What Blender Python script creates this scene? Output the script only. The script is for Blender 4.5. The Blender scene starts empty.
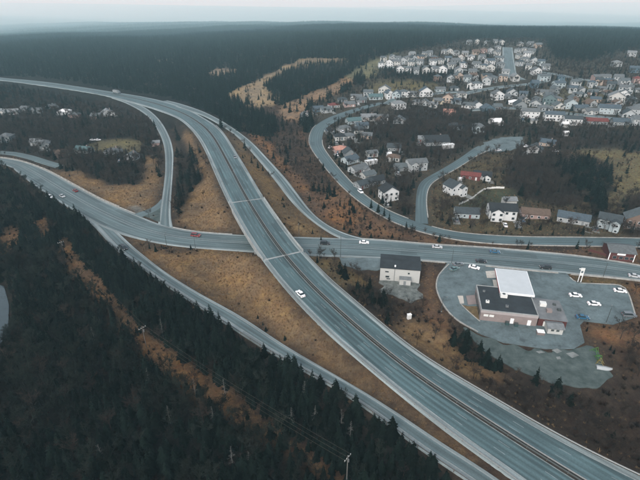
import bpy, math, random
import numpy as np
random.seed(7); rng = np.random.default_rng(7)
R = math.radians
scene = bpy.context.scene
COL = scene.collection

# ------------------------------------------------------------------ camera, world, sun, exposure
CAM_H = 105.0
F_PX = 457.0                      # focal length in pixels of a 640 px wide frame
PITCH = math.atan(242.0 / F_PX)   # the horizon lies just above the frame, lost in fog
cam_d = bpy.data.cameras.new('camera'); cam = bpy.data.objects.new('camera', cam_d); COL.objects.link(cam)
cam_d.sensor_fit = 'HORIZONTAL'; cam_d.sensor_width = 36.0; cam_d.lens = 36.0 * F_PX / 640.0
cam_d.clip_start = 1.0; cam_d.clip_end = 200000.0
cam.location = (0, 0, CAM_H); cam.rotation_euler = (math.pi / 2 - PITCH, 0, 0)
scene.camera = cam

SUN_EL, SUN_AZ = 42.0, 205.0
world = bpy.data.worlds.new('World'); scene.world = world; world.use_nodes = True
wt = world.node_tree; wt.nodes.clear()
w_out = wt.nodes.new('ShaderNodeOutputWorld'); w_bg = wt.nodes.new('ShaderNodeBackground')
w_sky = wt.nodes.new('ShaderNodeTexSky'); w_sky.sky_type = 'NISHITA'; w_sky.sun_disc = False
w_sky.sun_elevation = R(SUN_EL); w_sky.sun_rotation = R(SUN_AZ); w_sky.air_density = 1.0; w_sky.dust_density = 4.0; w_sky.ozone_density = 1.0
w_hs = wt.nodes.new('ShaderNodeHueSaturation'); w_hs.inputs['Saturation'].default_value = 0.5
w_hs.inputs['Hue'].default_value = 0.488
wt.links.new(w_sky.outputs[0], w_hs.inputs['Color']); wt.links.new(w_hs.outputs[0], w_bg.inputs[0])
wt.links.new(w_bg.outputs[0], w_out.inputs[0]); w_bg.inputs[1].default_value = 0.15
sun_d = bpy.data.lights.new('sun', 'SUN'); sun = bpy.data.objects.new('sun', sun_d); COL.objects.link(sun)
sun_d.energy = 0.5; sun_d.angle = R(25); sun_d.color = (1.0, 0.985, 0.96)
sun.rotation_euler = (R(90 - SUN_EL), 0, R(180 - SUN_AZ) )
sun.location = (0, 0, 300)
vs = scene.view_settings; vs.view_transform = 'Standard'; vs.look = 'None'; vs.gamma = 1.0; vs.use_curve_mapping = False
vs.exposure = 0.8
HAZE_DENSITY = 0.00015
scene.render.engine = 'CYCLES'
scene.cycles.use_denoising = True
scene.cycles.max_bounces = 8; scene.cycles.diffuse_bounces = 2; scene.cycles.glossy_bounces = 2
scene.cycles.transmission_bounces = 2; scene.cycles.volume_bounces = 7; scene.cycles.transparent_max_bounces = 6
scene.cycles.use_adaptive_sampling = True; scene.cycles.adaptive_threshold = 0.02

# ------------------------------------------------------------------ ground model and photo geometry
CT, ST = math.cos(PITCH), math.sin(PITCH)
def smooth(a, b, x):
    t = np.clip((x - a) / (b - a), 0, 1); return t * t * (3 - 2 * t)
def zbase(x, y):
    x = np.asarray(x, float); y = np.asarray(y, float)
    d = np.hypot(x, y)
    side = smooth(-0.35, 0.2, x / np.maximum(y, 1.0))
    rise = (6 + 28 * side) * smooth(230, 880, d)
    sp = lambda a, w: w * np.log1p(np.exp(np.clip((d - a) / w, -40, 80)))
    drop = .0395 * sp(1150, 140.0) - .006 * sp(9000, 1500.0) - .007 * sp(15000, 2000.0)
    roll = smooth(700, 1500, d) * (4 * np.sin(x / 210 + 1.3) * np.sin(y / 330 + .4) + 2 * np.sin(x / 95 + y / 160))
    roll = roll + smooth(1100, 2200, d) * (3 * np.sin(x / 420 + y / 900 + 2.0) * np.sin(y / 520 + x / 1500) + 2.5 * np.sin(x / 190 - y / 400)) * np.clip(d / 2500, .4, 2.5)
    roll = roll + smooth(2200, 5000, d) * 13 * np.sin(x / np.maximum(y, 1) * 5.2 + y / 2600 + .6) * np.clip(d / 3000, .5, 6)
    return rise - drop + roll
def rays(u, v):
    u = np.asarray(u, float); v = np.asarray(v, float)
    a = (u - 320) / F_PX; b = (240 - v) / F_PX
    return a, CT + b * ST, -ST + b * CT
def px(u, v, lift=0.0):
    """world point of the ground seen at a picture position"""
    a, dy, dz = rays(u, v); a, dy, dz, lift = np.broadcast_arrays(a, dy, dz, np.asarray(lift, float))
    shp = a.shape; a = a.ravel(); dy = dy.ravel(); dz = dz.ravel(); lift = lift.ravel()
    lo = np.full(a.shape, 60.0); hi = np.full(a.shape, np.nan)
    t = lo.copy()
    f = lambda t: CAM_H + t * dz - zbase(a * t, dy * t) - lift
    done = np.zeros(a.shape, bool)
    for k in range(260):
        tn = t * 1.02
        neg = (f(tn) <= 0) & ~done
        lo[neg] = t[neg]; hi[neg] = tn[neg]; done |= neg
        t = tn
        if done.all(): break
    hi[~done] = t[~done]; lo[~done] = t[~done]
    for k in range(30):
        m = (lo + hi) / 2; s = f(m) > 0
        lo = np.where(s, m, lo); hi = np.where(s, hi, m)
    m = (lo + hi) / 2
    return np.stack([a * m, dy * m, CAM_H + m * dz], -1).reshape(shp + (3,))
def to_px(x, y, z):
    dz = z - CAM_H
    depth = y * CT - dz * ST; up = y * ST + dz * CT
    depth = np.maximum(depth, 1e-3)
    return 320 + F_PX * x / depth, 240 - F_PX * up / depth
def inpoly(u, v, poly):
    u = np.asarray(u); v = np.asarray(v); r = np.zeros(u.shape, bool)
    p = np.asarray(poly, float); n = len(p); j = n - 1
    for i in range(n):
        x1, y1 = p[i]; x2, y2 = p[j]
        if y1 != y2:
            c = ((y1 > v) != (y2 > v)) & (u < (x2 - x1) * (v - y1) / (y2 - y1) + x1)
            r ^= c
        j = i
    return r
def seg_dist(x, y, P):
    """distance to polyline P (n,2+) and interpolated index"""
    x = np.asarray(x, float); y = np.asarray(y, float)
    best = np.full(x.shape, 1e18); pos = np.zeros(x.shape)
    for i in range(len(P) - 1):
        ax, ay = P[i][0], P[i][1]; bx, by = P[i + 1][0], P[i + 1][1]
        L = (bx - ax) ** 2 + (by - ay) ** 2 + 1e-12
        t = np.clip(((x - ax) * (bx - ax) + (y - ay) * (by - ay)) / L, 0, 1)
        d = (x - ax - t * (bx - ax)) ** 2 + (y - ay - t * (by - ay)) ** 2
        m = d < best; best = np.where(m, d, best); pos = np.where(m, i + t, pos)
    return np.sqrt(best), pos
def catmull(P, step):
    P = np.asarray(P, float); Q = np.vstack([2 * P[0] - P[1], P, 2 * P[-1] - P[-2]])
    out = []
    for i in range(1, len(Q) - 2):
        p0, p1, p2, p3 = Q[i - 1], Q[i], Q[i + 1], Q[i + 2]
        n = max(2, int(np.linalg.norm(p2[:2] - p1[:2]) / step))
        for t in np.arange(n) / n:
            out.append(.5 * ((2 * p1) + (p2 - p0) * t + (2 * p0 - 5 * p1 + 4 * p2 - p3) * t * t + (3 * p1 - p0 - 3 * p2 + p3) * t ** 3))
    out.append(P[-1]); return np.array(out)
def resample(P, n):
    d = np.r_[0, np.cumsum(np.linalg.norm(np.diff(P[:, :2], axis=0), axis=1))]
    s = np.linspace(0, d[-1], n)
    return np.stack([np.interp(s, d, P[:, k]) for k in range(P.shape[1])], -1)
def vnoise(x, y, s, seed=0):
    """cheap value noise 0..1"""
    x = np.asarray(x, float) / s; y = np.asarray(y, float) / s
    xi = np.floor(x).astype(np.int64); yi = np.floor(y).astype(np.int64); fx = x - xi; fy = y - yi
    fx = fx * fx * (3 - 2 * fx); fy = fy * fy * (3 - 2 * fy)
    def h(a, b):
        k = (a * 374761393 + b * 668265263 + seed * 974711) & 0x7fffffff
        k = ((k ^ (k >> 13)) * 1274126177) & 0x7fffffff
        return ((k ^ (k >> 16)) & 0xffff) / 65535.0
    return (h(xi, yi) * (1 - fx) + h(xi + 1, yi) * fx) * (1 - fy) + (h(xi, yi + 1) * (1 - fx) + h(xi + 1, yi + 1) * fx) * fy

# ------------------------------------------------------------------ object helpers
def props(o, label=None, cat=None, group=None, kind=None):
    if label: o['label'] = label
    if cat: o['category'] = cat
    if group: o['group'] = group
    if kind: o['kind'] = kind
    return o
def mesh_data(name, V, Fc, mats, midx=None, smoothed=False, uv=None):
    me = bpy.data.meshes.new(name)
    me.from_pydata([tuple(map(float, v)) for v in V], [], [tuple(map(int, f)) for f in Fc])
    for m in (mats if isinstance(mats, (list, tuple)) else [mats]): me.materials.append(m)
    if midx is not None: me.polygons.foreach_set('material_index', np.asarray(midx, np.int32))
    if smoothed: me.polygons.foreach_set('use_smooth', np.ones(len(me.polygons), bool))
    if uv is not None:
        l = me.uv_layers.new(name='UVMap'); idx = np.zeros(len(me.loops), np.int32); me.loops.foreach_get('vertex_index', idx)
        l.data.foreach_set('uv', np.asarray(uv, np.float32)[idx].ravel())
    me.update(); return me
def link(name, data, parent=None, loc=(0, 0, 0), rz=0.0, scale=None):
    o = bpy.data.objects.new(name, data); COL.objects.link(o)
    o.location = tuple(map(float, loc)); o.rotation_euler = (0, 0, rz)
    if scale is not None: o.scale = scale
    if parent is not None: o.parent = parent
    return o
def obj(name, V, Fc, mats, parent=None, **k):
    loc = k.pop('loc', (0, 0, 0)); rz = k.pop('rz', 0.0)
    return link(name, mesh_data(name, V, Fc, mats, **k), parent, loc, rz)
def empty(name, loc, rz=0.0, **p):
    o = link(name, None, None, loc, rz); o.empty_display_size = .5
    return props(o, **p)
class MB:
    def __init__(s): s.V = []; s.F = []; s.M = []
    def box(s, x0, x1, y0, y1, z0, z1, m=0):
        b = len(s.V)
        s.V += [(x0, y0, z0), (x1, y0, z0), (x1, y1, z0), (x0, y1, z0), (x0, y0, z1), (x1, y0, z1), (x1, y1, z1), (x0, y1, z1)]
        s.F += [(b, b + 3, b + 2, b + 1), (b + 4, b + 5, b + 6, b + 7), (b, b + 1, b + 5, b + 4), (b + 1, b + 2, b + 6, b + 5), (b + 2, b + 3, b + 7, b + 6), (b + 3, b, b + 4, b + 7)]
        s.M += [m] * 6; return s
    def poly(s, pts, m=0):
        b = len(s.V); s.V += [tuple(p) for p in pts]; s.F.append(tuple(range(b, b + len(pts)))); s.M.append(m); return s
    def prism(s, pts, ext, m=0):
        """pts: closed outline of 3D points, ext: extrusion vector"""
        n = len(pts); b = len(s.V); e = ext
        s.V += [tuple(p) for p in pts] + [(p[0] + e[0], p[1] + e[1], p[2] + e[2]) for p in pts]
        s.F += [tuple(range(b, b + n))[::-1], tuple(range(b + n, b + 2 * n))]
        s.F += [(b + i, b + (i + 1) % n, b + n + (i + 1) % n, b + n + i) for i in range(n)]
        s.M += [m] * (n + 2); return s
    def tube(s, p, q, r0, r1, n=6, m=0):
        p = np.array(p, float); q = np.array(q, float); a = q - p; L = np.linalg.norm(a); a = a / max(L, 1e-9)
        t = np.array([1, 0, 0]) if abs(a[0]) < .9 else np.array([0, 1, 0]); b1 = np.cross(a, t); b1 /= np.linalg.norm(b1); b2 = np.cross(a, b1)
        b = len(s.V)
        for c, r in ((p, r0), (q, r1)):
            for k in range(n):
                w = 2 * math.pi * k / n; s.V.append(tuple(c + r * (math.cos(w) * b1 + math.sin(w) * b2)))
        s.F += [(b + k, b + (k + 1) % n, b + n + (k + 1) % n, b + n + k) for k in range(n)]
        s.F += [tuple(range(b, b + n))[::-1], tuple(range(b + n, b + 2 * n))]; s.M += [m] * (n + 2); return s
    def data(s, name, mats, **k): return mesh_data(name, s.V, s.F, mats, s.M, **k)
    def build(s, name, mats, parent=None, loc=(0, 0, 0), rz=0.0, **k): return link(name, s.data(name, mats, **k), parent, loc, rz)

# ------------------------------------------------------------------ materials
def mat(name, col, rough=.85, var=.25, scale=1.0, bump=0.0, spec=.3, coords='Object', col2=None, stretch=None, metal=0.0, per_object=0.0):
    m = bpy.data.materials.new(name); m.use_nodes = True; t = m.node_tree; n = t.nodes; L = t.links
    b = n['Principled BSDF']; b.inputs['Roughness'].default_value = rough; b.inputs['Specular IOR Level'].default_value = spec; b.inputs['Metallic'].default_value = metal
    tc = n.new('ShaderNodeTexCoord'); src = tc.outputs[coords]
    if stretch:
        mp = n.new('ShaderNodeMapping'); mp.inputs['Scale'].default_value = stretch; L.new(src, mp.inputs[0]); src = mp.outputs[0]
    nz = n.new('ShaderNodeTexNoise'); nz.inputs['Scale'].default_value = scale; nz.inputs['Detail'].default_value = 5; nz.inputs['Roughness'].default_value = .65
    L.new(src, nz.inputs['Vector'])
    rp = n.new('ShaderNodeValToRGB'); e = rp.color_ramp.elements; e[0].position = .3; e[1].position = .72
    c2 = col2 if col2 else tuple(min(1, c * (1 + var)) for c in col); c1 = col if col2 else tuple(c * (1 - var) for c in col)
    e[0].color = (*c1, 1); e[1].color = (*c2, 1)
    L.new(nz.outputs[0], rp.inputs[0]); cs = rp.outputs[0]
    if per_object:
        oi = n.new('ShaderNodeObjectInfo'); mr = n.new('ShaderNodeMapRange'); mr.inputs[3].default_value = 1 - per_object; mr.inputs[4].default_value = 1 + per_object
        L.new(oi.outputs['Random'], mr.inputs[0]); mx = n.new('ShaderNodeVectorMath'); mx.operation = 'SCALE'
        L.new(cs, mx.inputs[0]); L.new(mr.outputs[0], mx.inputs['Scale']); cs = mx.outputs[0]
    L.new(cs, b.inputs['Base Color'])
    if bump:
        bp = n.new('ShaderNodeBump'); bp.inputs['Strength'].default_value = bump; bp.inputs['Distance'].default_value = .2
        L.new(nz.outputs[0], bp.inputs['Height']); L.new(bp.outputs[0], b.inputs['Normal'])
    return m
def asphalt(name, col, streak=.25):
    """worn asphalt: streaks along the road (UV v), mottling, faint patches and tyre tracks"""
    m = bpy.data.materials.new(name); m.use_nodes = True; t = m.node_tree; n = t.nodes; L = t.links
    b = n['Principled BSDF']; b.inputs['Specular IOR Level'].default_value = .45
    uv = n.new('ShaderNodeUVMap'); uv.uv_map = 'UVMap'
    def nz(sc, scale, det=4):
        mp = n.new('ShaderNodeMapping'); mp.inputs['Scale'].default_value = sc; L.new(uv.outputs[0], mp.inputs[0])
        z = n.new('ShaderNodeTexNoise'); z.inputs['Scale'].default_value = scale; z.inputs['Detail'].default_value = det; L.new(mp.outputs[0], z.inputs['Vector']); return z.outputs[0]
    a = nz((1.1, .02, 1), 1.0, 3); c = nz((.15, .06, 1), 1.0, 5); d = nz((1, 1, 1), 2.2, 3)
    def mul(x, lo, hi):
        r = n.new('ShaderNodeMapRange'); r.inputs[1].default_value = .3; r.inputs[2].default_value = .7; r.inputs[3].default_value = lo; r.inputs[4].default_value = hi; L.new(x, r.inputs[0]); return r.outputs[0]
    f1 = mul(a, 1 - streak, 1 + streak); f2 = mul(c, .78, 1.2); f3 = mul(d, .88, 1.12)
    sx = n.new('ShaderNodeSeparateXYZ'); L.new(uv.outputs[0], sx.inputs[0])
    sm = n.new('ShaderNodeMath'); sm.operation = 'MULTIPLY'; sm.inputs[1].default_value = 2 * math.pi / 1.85; L.new(sx.outputs[0], sm.inputs[0])
    sn = n.new('ShaderNodeMath'); sn.operation = 'SINE'; L.new(sm.outputs[0], sn.inputs[0])
    sr = n.new('ShaderNodeMapRange'); sr.inputs[1].default_value = -1; sr.inputs[2].default_value = 1; sr.inputs[3].default_value = .8; sr.inputs[4].default_value = 1.14; L.new(sn.outputs[0], sr.inputs[0])
    pm = n.new('ShaderNodeMapping'); pm.inputs['Scale'].default_value = (.28, .035, 1); L.new(uv.outputs[0], pm.inputs[0])
    vo = n.new('ShaderNodeTexVoronoi'); vo.distance = 'CHEBYCHEV'; vo.inputs['Scale'].default_value = 1.0; L.new(pm.outputs[0], vo.inputs['Vector'])
    sc_ = n.new('ShaderNodeSeparateColor'); L.new(vo.outputs['Color'], sc_.inputs[0])
    pr = n.new('ShaderNodeMapRange'); pr.inputs[1].default_value = .8; pr.inputs[2].default_value = .82; pr.inputs[3].default_value = 1.0; pr.inputs[4].default_value = .76; L.new(sc_.outputs[0], pr.inputs[0])
    last = f1
    for q_ in (f2, f3, sr.outputs[0], pr.outputs[0]):
        m2 = n.new('ShaderNodeMath'); m2.operation = 'MULTIPLY'; L.new(last, m2.inputs[0]); L.new(q_, m2.inputs[1]); last = m2.outputs[0]
    v = n.new('ShaderNodeVectorMath'); v.operation = 'SCALE'; v.inputs[0].default_value = col; L.new(m2.outputs[0], v.inputs['Scale'])
    L.new(v.outputs[0], b.inputs['Base Color'])
    L.new(mul(c, .55, .8), b.inputs['Roughness'])
    return m
M = {}
M['lane'] = asphalt('asphalt_highway_lane', (.056, .095, .102), .34)
M['shoulder'] = asphalt('asphalt_shoulder', (.19, .23, .232), .16)
M['street'] = asphalt('asphalt_street', (.078, .112, .117), .34)
M['local'] = asphalt('asphalt_local', (.062, .096, .103), .25)
M['lot'] = mat('asphalt_lot', (.088, .112, .118), .75, .42, .16, spec=.4)
def lot_mat(name, col, crack=.5):
    m = mat(name, col, .75, .42, .14, spec=.4); t = m.node_tree; n = t.nodes; L = t.links; b = n['Principled BSDF']; src = b.inputs['Base Color'].links[0].from_socket
    tc = n.new('ShaderNodeTexCoord'); last = src
    def fac(x, a0, a1, lo, hi):
        r = n.new('ShaderNodeMapRange'); r.inputs[1].default_value = a0; r.inputs[2].default_value = a1; r.inputs[3].default_value = lo; r.inputs[4].default_value = hi; L.new(x, r.inputs[0]); return r.outputs[0]
    z = n.new('ShaderNodeTexNoise'); z.inputs['Scale'].default_value = .7; z.inputs['Detail'].default_value = 6; z.inputs['Roughness'].default_value = .75; L.new(tc.outputs['Object'], z.inputs['Vector'])
    st = n.new('ShaderNodeTexNoise'); st.inputs['Scale'].default_value = .35; st.inputs['Detail'].default_value = 3; L.new(tc.outputs['Object'], st.inputs['Vector'])
    vo = n.new('ShaderNodeTexVoronoi'); vo.feature = 'DISTANCE_TO_EDGE'; vo.inputs['Scale'].default_value = .16; L.new(tc.outputs['Object'], vo.inputs['Vector'])
    for f in (fac(z.outputs[0], .3, .7, .78, 1.22), fac(st.outputs[0], .62, .7, 1.0, .62), fac(vo.outputs['Distance'], .0, .02, 1 - crack, 1.0)):
        v = n.new('ShaderNodeVectorMath'); v.operation = 'SCALE'; L.new(last, v.inputs[0]); L.new(f, v.inputs['Scale']); last = v.outputs[0]
    L.new(last, b.inputs['Base Color']); return m
M['lot'] = lot_mat('worn_lot_asphalt', (.085, .116, .122), .22)
M['slab'] = mat('dirty_slab', (.15, .165, .16), .9, .35, .5)
M['gravel'] = mat('gravel_yard', (.026, .042, .04), .9, .5, .3, bump=.4, col2=(.085, .108, .104))
M['rubble'] = mat('rubble_yard', (.035, .045, .042), .95, .5, .45, bump=.5, col2=(.17, .185, .175))
M['paint'] = mat('road_paint', (.22, .245, .245), .7, .35, .6)
M['dash'] = mat('worn_dash_paint', (.2, .24, .245), .75, .3, .6)
M['kerb'] = mat('concrete_kerb', (.27, .27, .25), .85, .35, .5)
M['concrete'] = mat('concrete', (.25, .265, .26), .85, .25, .3)
M['island'] = mat('concrete_island', (.4, .38, .34), .85, .2, .5)
M['steel'] = mat('galvanised_steel', (.2, .215, .215), .5, .15, 2.0, spec=.5, metal=.5)
M['rust'] = mat('dark_median_soil', (.03, .026, .022), .95, .4, .6)
M['pole'] = mat('weathered_pole_wood', (.13, .11, .09), .9, .25, 1.5)
M['darkpole'] = mat('dark_steel_pole', (.05, .06, .06), .6, .15, 2)
M['white'] = mat('white_paint', (.72, .74, .74), .6, .06, .8)
M['offwhite'] = mat('off_white_siding', (.58, .59, .57), .75, .08, .6, stretch=(1, 1, 6))
M['glass'] = mat('dark_window_glass', (.02, .028, .032), .12, .2, 1, spec=.7)
M['tyre'] = mat('tyre_rubber', (.02, .02, .02), .9, .2, 5)
M['rim'] = mat('alloy_rim', (.4, .4, .41), .4, .1, 5, metal=.6)
M['lamp'] = mat('lamp_lens', (.7, .7, .68), .2, .05, 5)
M['tail'] = mat('tail_lens', (.25, .01, .01), .3, .1, 5)
M['tarroof'] = mat('tar_roof', (.022, .028, .032), .85, .35, .25)
M['greyroof'] = mat('grey_membrane_roof', (.13, .14, .145), .85, .3, .2)
M['brick'] = mat('pinkish_block_wall', (.2, .168, .16), .85, .12, .5)
M['red'] = mat('dark_red_siding', (.07, .022, .02), .8, .2, .6, stretch=(1, 1, 5))
M['canopy'] = mat('pale_canopy_roof', (.42, .455, .47), .55, .06, .3)
M['bark'] = mat('conifer_bark', (.06, .048, .04), .95, .3, 3, per_object=.25)
M['needle'] = mat('conifer_needles', (.0042, .0082, .0066), 1, .6, .9, spec=.05, per_object=.45)
M['twig'] = mat('bare_twigs', (.034, .0265, .0215), 1, .6, 1.2, spec=.1, per_object=.45)
M['twig_green'] = mat('dark_green_twigs', (.0165, .0205, .0165), 1, .65, 1.2, spec=.05, per_object=.55)  # darker, greener twig tone for most foreground bare trees
M['birch'] = mat('pale_birch_bark', (.3, .28, .26), .9, .35, 2)
M['shrub'] = mat('brown_shrub_twigs', (.03, .021, .016), .95, .4, 1.0, spec=.1, per_object=.5)
M['snag'] = mat('silver_dead_wood', (.12, .12, .11), .9, .25, 2)
M['tuft'] = mat('dry_grass_blades', (.15, .1, .054), .95, .25, .4, spec=.1, per_object=.28)
WALL = {'white': (.5, .52, .52), 'off-white': (.38, .39, .375), 'pale grey': (.3, .325, .33), 'grey': (.17, .19, .195), 'pale blue': (.29, .345, .36), 'blue': (.07, .115, .145),
        'cream': (.42, .37, .28), 'beige': (.33, .27, .22), 'pink': (.29, .21, .19), 'brown': (.14, .1, .08), 'dark red': (.1, .03, .027), 'teal': (.085, .125, .13)}
ROOF = {'charcoal': (.035, .045, .05), 'dark grey': (.07, .085, .09), 'grey': (.085, .096, .1), 'slate blue': (.05, .07, .085), 'brown': (.09, .065, .05), 'red': (.11, .032, .028),
        'salmon': (.34, .18, .14), 'teal': (.06, .105, .11), 'pale grey': (.14, .155, .16), 'black': (.018, .022, .025), 'white': (.6, .62, .62)}
MW = {k: mat('siding_' + k.replace(' ', '_').replace('-', '_'), c, .8, .1, .7, stretch=(1, 1, 8)) for k, c in WALL.items()}
MR = {k: mat('shingles_' + k.replace(' ', '_'), c, .9, .28, .9) for k, c in ROOF.items()}

# ------------------------------------------------------------------ roads: traced edges -> ribbons
ROADS = {}
def road_axis(name, L, Rr, step=2.5, zoff=.1):
    """L, Rr: (u, v, lift) edge points; gives stations with left and right edge points"""
    L = np.array(L, float); Rr = np.array(Rr, float)
    A = catmull(px(L[:, 0], L[:, 1], L[:, 2]), 3.0); B = catmull(px(Rr[:, 0], Rr[:, 1], Rr[:, 2]), 3.0)
    n = 240
    C = (resample(A, n) + resample(B, n)) / 2
    for it in range(3):   # recentre: the axis runs midway between the edges
        da, pa = seg_dist(C[:, 0], C[:, 1], A); db, pb = seg_dist(C[:, 0], C[:, 1], B)
        qa = np.stack([np.interp(pa, np.arange(len(A)), A[:, k]) for k in range(3)], -1)
        qb = np.stack([np.interp(pb, np.arange(len(B)), B[:, k]) for k in range(3)], -1)
        C = (qa + qb) / 2
        k = np.ones(9) / 9
        for j in range(3): C[4:-4, j] = np.convolve(C[:, j], k, 'valid')
    d = np.linalg.norm(np.diff(C[:, :2], axis=0), axis=1).sum()
    C = resample(C, max(8, int(d / step)))
    da, _ = seg_dist(C[:, 0], C[:, 1], A); db, _ = seg_dist(C[:, 0], C[:, 1], B)
    w = np.convolve(np.pad((da + db) / 2, 4, 'edge'), np.ones(9) / 9, 'valid')
    T = np.gradient(C[:, :2], axis=0); T /= np.linalg.norm(T, axis=1)[:, None]
    N = np.stack([-T[:, 1], T[:, 0]], -1)
    zc = np.convolve(np.pad(C[:, 2], 6, 'edge'), np.ones(13) / 13, 'valid') + zoff
    C = np.c_[C[:, :2], zc]
    s = np.r_[0, np.cumsum(np.linalg.norm(np.diff(C[:, :2], axis=0), axis=1))]
    ROADS[name] = dict(C=C, w=w, N=N, T=T, s=s)
    return ROADS[name]
def at(r, i, f, dz=0.0):
    """point on road r, station i, lateral fraction f (-1 = left edge .. 1 = right edge)"""
    c = r['C'][i]; n = r['N'][i] * r['sgn'] * r['w'][i] * f
    return (c[0] + n[0], c[1] + n[1], c[2] + dz)
def orient(r, L):
    """make fraction -1 the traced left edge"""
    p = px(L[len(L) // 2][0], L[len(L) // 2][1], L[len(L) // 2][2])
    d, pos = seg_dist(np.array([p[0]]), np.array([p[1]]), r['C']); i = int(pos[0])
    r['sgn'] = -1.0 if np.dot(p[:2] - r['C'][i][:2], r['N'][i]) > 0 else 1.0
def ribbon(name, r, bands, mats, parent=None, i0=0, i1=None, dz=0.0, skirt=.5):
    """bands: list of (f0, f1, material index)"""
    i1 = len(r['C']) if i1 is None else i1
    cuts = [bands[0][0]] + [b[1] for b in bands]
    V = []; UV = []; Fc = []; MI = []
    K = len(cuts) + (2 if skirt else 0)
    for i in range(i0, i1):
        row = []
        for f in cuts: row.append((at(r, i, f, dz), f * r['w'][i]))
        if skirt:
            a = at(r, i, cuts[0] - .25 / r['w'][i], dz - skirt); b = at(r, i, cuts[-1] + .25 / r['w'][i], dz - skirt)
            row = [(a, cuts[0] * r['w'][i] - .5)] + row + [(b, cuts[-1] * r['w'][i] + .5)]
        for p, q in row: V.append(p); UV.append((q, r['s'][i]))
    mi = [b[2] for b in bands]
    if skirt: mi = [mi[0]] + mi + [mi[-1]]
    for i in range(i1 - i0 - 1):
        for k in range(K - 1):
            a = i * K + k
            q = (a, a + 1, a + 1 + K, a + K)
            Fc.append(q if r['sgn'] > 0 else q[::-1]); MI.append(mi[k])
    # normals up
    o = obj(name, V, Fc, mats, parent, midx=MI, uv=UV)
    return o
def strip_line(name, r, f, width, m, parent, dz=.02, i0=0, i1=None):
    i1 = len(r['C']) if i1 is None else i1
    V = []; Fc = []
    for i in range(i0, i1):
        h = width / 2 / r['w'][i]
        V += [at(r, i, f - h, dz), at(r, i, f + h, dz)]
    for i in range(i1 - i0 - 1):
        a = 2 * i; Fc.append((a, a + 1, a + 3, a + 2))
    return obj(name, V, Fc, m, parent)
def dashes(name, r, fs, m, parent, length=3.0, gap=9.0, width=.13, dz=.02, s0=0, s1=None):
    V = []; Fc = []; S = r['s']; s1 = S[-1] if s1 is None else s1
    def pt(s, f, h):
        i = np.interp(s, S, np.arange(len(S))); a = int(min(i, len(S) - 2)); t = i - a
        w = r['w'][a] * (1 - t) + r['w'][a + 1] * t
        p = np.array(at(r, a, f + h / w, dz)) * (1 - t) + np.array(at(r, a + 1, f + h / w, dz)) * t; return tuple(p)
    for f in fs:
        s = s0
        while s + length < s1:
            b = len(V); V += [pt(s, f, -width / 2), pt(s, f, width / 2), pt(s + length, f, width / 2), pt(s + length, f, -width / 2)]
            Fc.append((b, b + 1, b + 2, b + 3)); s += length + gap
    return props(obj(name, V, Fc, m, parent), kind='stuff')

HW_L = [(-90, 72, 1), (0, 80.5, 1), (50, 87, 1.5), (100, 95, 2), (143, 106, 2.6), (175, 117.5, 3.4), (190, 129, 4), (202, 145, 4.8), (213, 169, 6), (222.5, 190.6, 6.6), (232, 210, 7), (246, 235, 7.2), (267.5, 267.5, 7), (290, 295, 6.5), (312, 319.5, 6), (328, 333.5, 5.6), (360, 362, 5), (404, 400, 4.2), (447, 432, 3.6), (500, 471, 3), (575, 527, 3), (680, 610, 3)]
HW_R = [(-90, 69.5, 1), (0, 77.6, 1), (50, 82.5, 1.5), (100, 90, 2), (150, 98, 2.6), (184, 107.5, 3.4), (203, 117, 4), (221, 129.5, 4.8), (239, 157, 6), (250, 175, 6.6), (263, 197, 7), (291, 237, 7.2), (320, 270, 7), (350, 297.5, 6.5), (375, 317.5, 6), (401, 340, 5.6), (433, 363.5, 5), (480, 389.6, 4.2), (524, 416, 3.6), (567, 442, 3), (640, 476, 3), (715, 512, 3), (830, 570, 3)]
hw = road_axis('highway', HW_L, HW_R, zoff=.12); orient(hw, HW_L)
R1_L = [(100, 94.6, 1.6), (112, 98, 1.9), (128, 104, 2.2), (147, 115.6, 2.2), (158, 130.6, 1.8), (164, 146, 1.2), (165.5, 165, .6), (164, 185, .2), (161, 206, 0), (159, 221, 0), (157, 230, 0)]
R1_R = [(118, 97.5, 1.6), (135, 103, 2.0), (148, 109.5, 2.3), (160, 120.5, 2.2), (169, 136, 1.8), (173, 151, 1.2), (173, 168, .6), (171.5, 190, .2), (170.5, 210, 0), (171.5, 223, 0), (176, 232, 0)]
ramp1 = road_axis('ramp1', R1_L, R1_R, zoff=.09); orient(ramp1, R1_L)
R2_L = [(160, 102, 2.3), (175, 106.5, 2.8), (203, 116, 3.5), (222, 126.2, 3.6), (237.5, 137, 3), (256, 157, 2.4), (276, 181.5, 1.4), (287, 196, .9), (300, 210.5, .4), (315, 223, .1), (337, 237, 0), (360, 244, 0)]
R2_R = [(163, 99.5, 2.3), (180, 103.5, 2.8), (201, 110.5, 3.5), (222, 121, 3.6), (248, 139, 3), (267, 158, 2.4), (285.5, 178.5, 1.4), (296, 192, .9), (312, 212.5, .4), (328, 225.5, .1), (352, 236, 0), (385, 241.5, 0)]
ramp2 = road_axis('ramp2', R2_L, R2_R, zoff=.09); orient(ramp2, R2_L)
ST_T = [(-90, 150, 0), (0, 158, 0), (22.5, 162, 0), (45, 170, 0), (66, 181, 0), (84, 191, 0), (105, 202, 0), (139, 216, 0), (158, 224, 0), (188, 231, 0), (220, 234, 0), (260, 236, 0), (300, 237.2, 0), (337, 238.4, 0), (375, 239.6, 0), (400, 242, 0), (437, 245, 0), (490, 248, 0), (520, 250.7, 0), (567, 255, 0), (604, 259.6, 0), (640, 266, 0), (720, 281, 0)]
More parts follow.
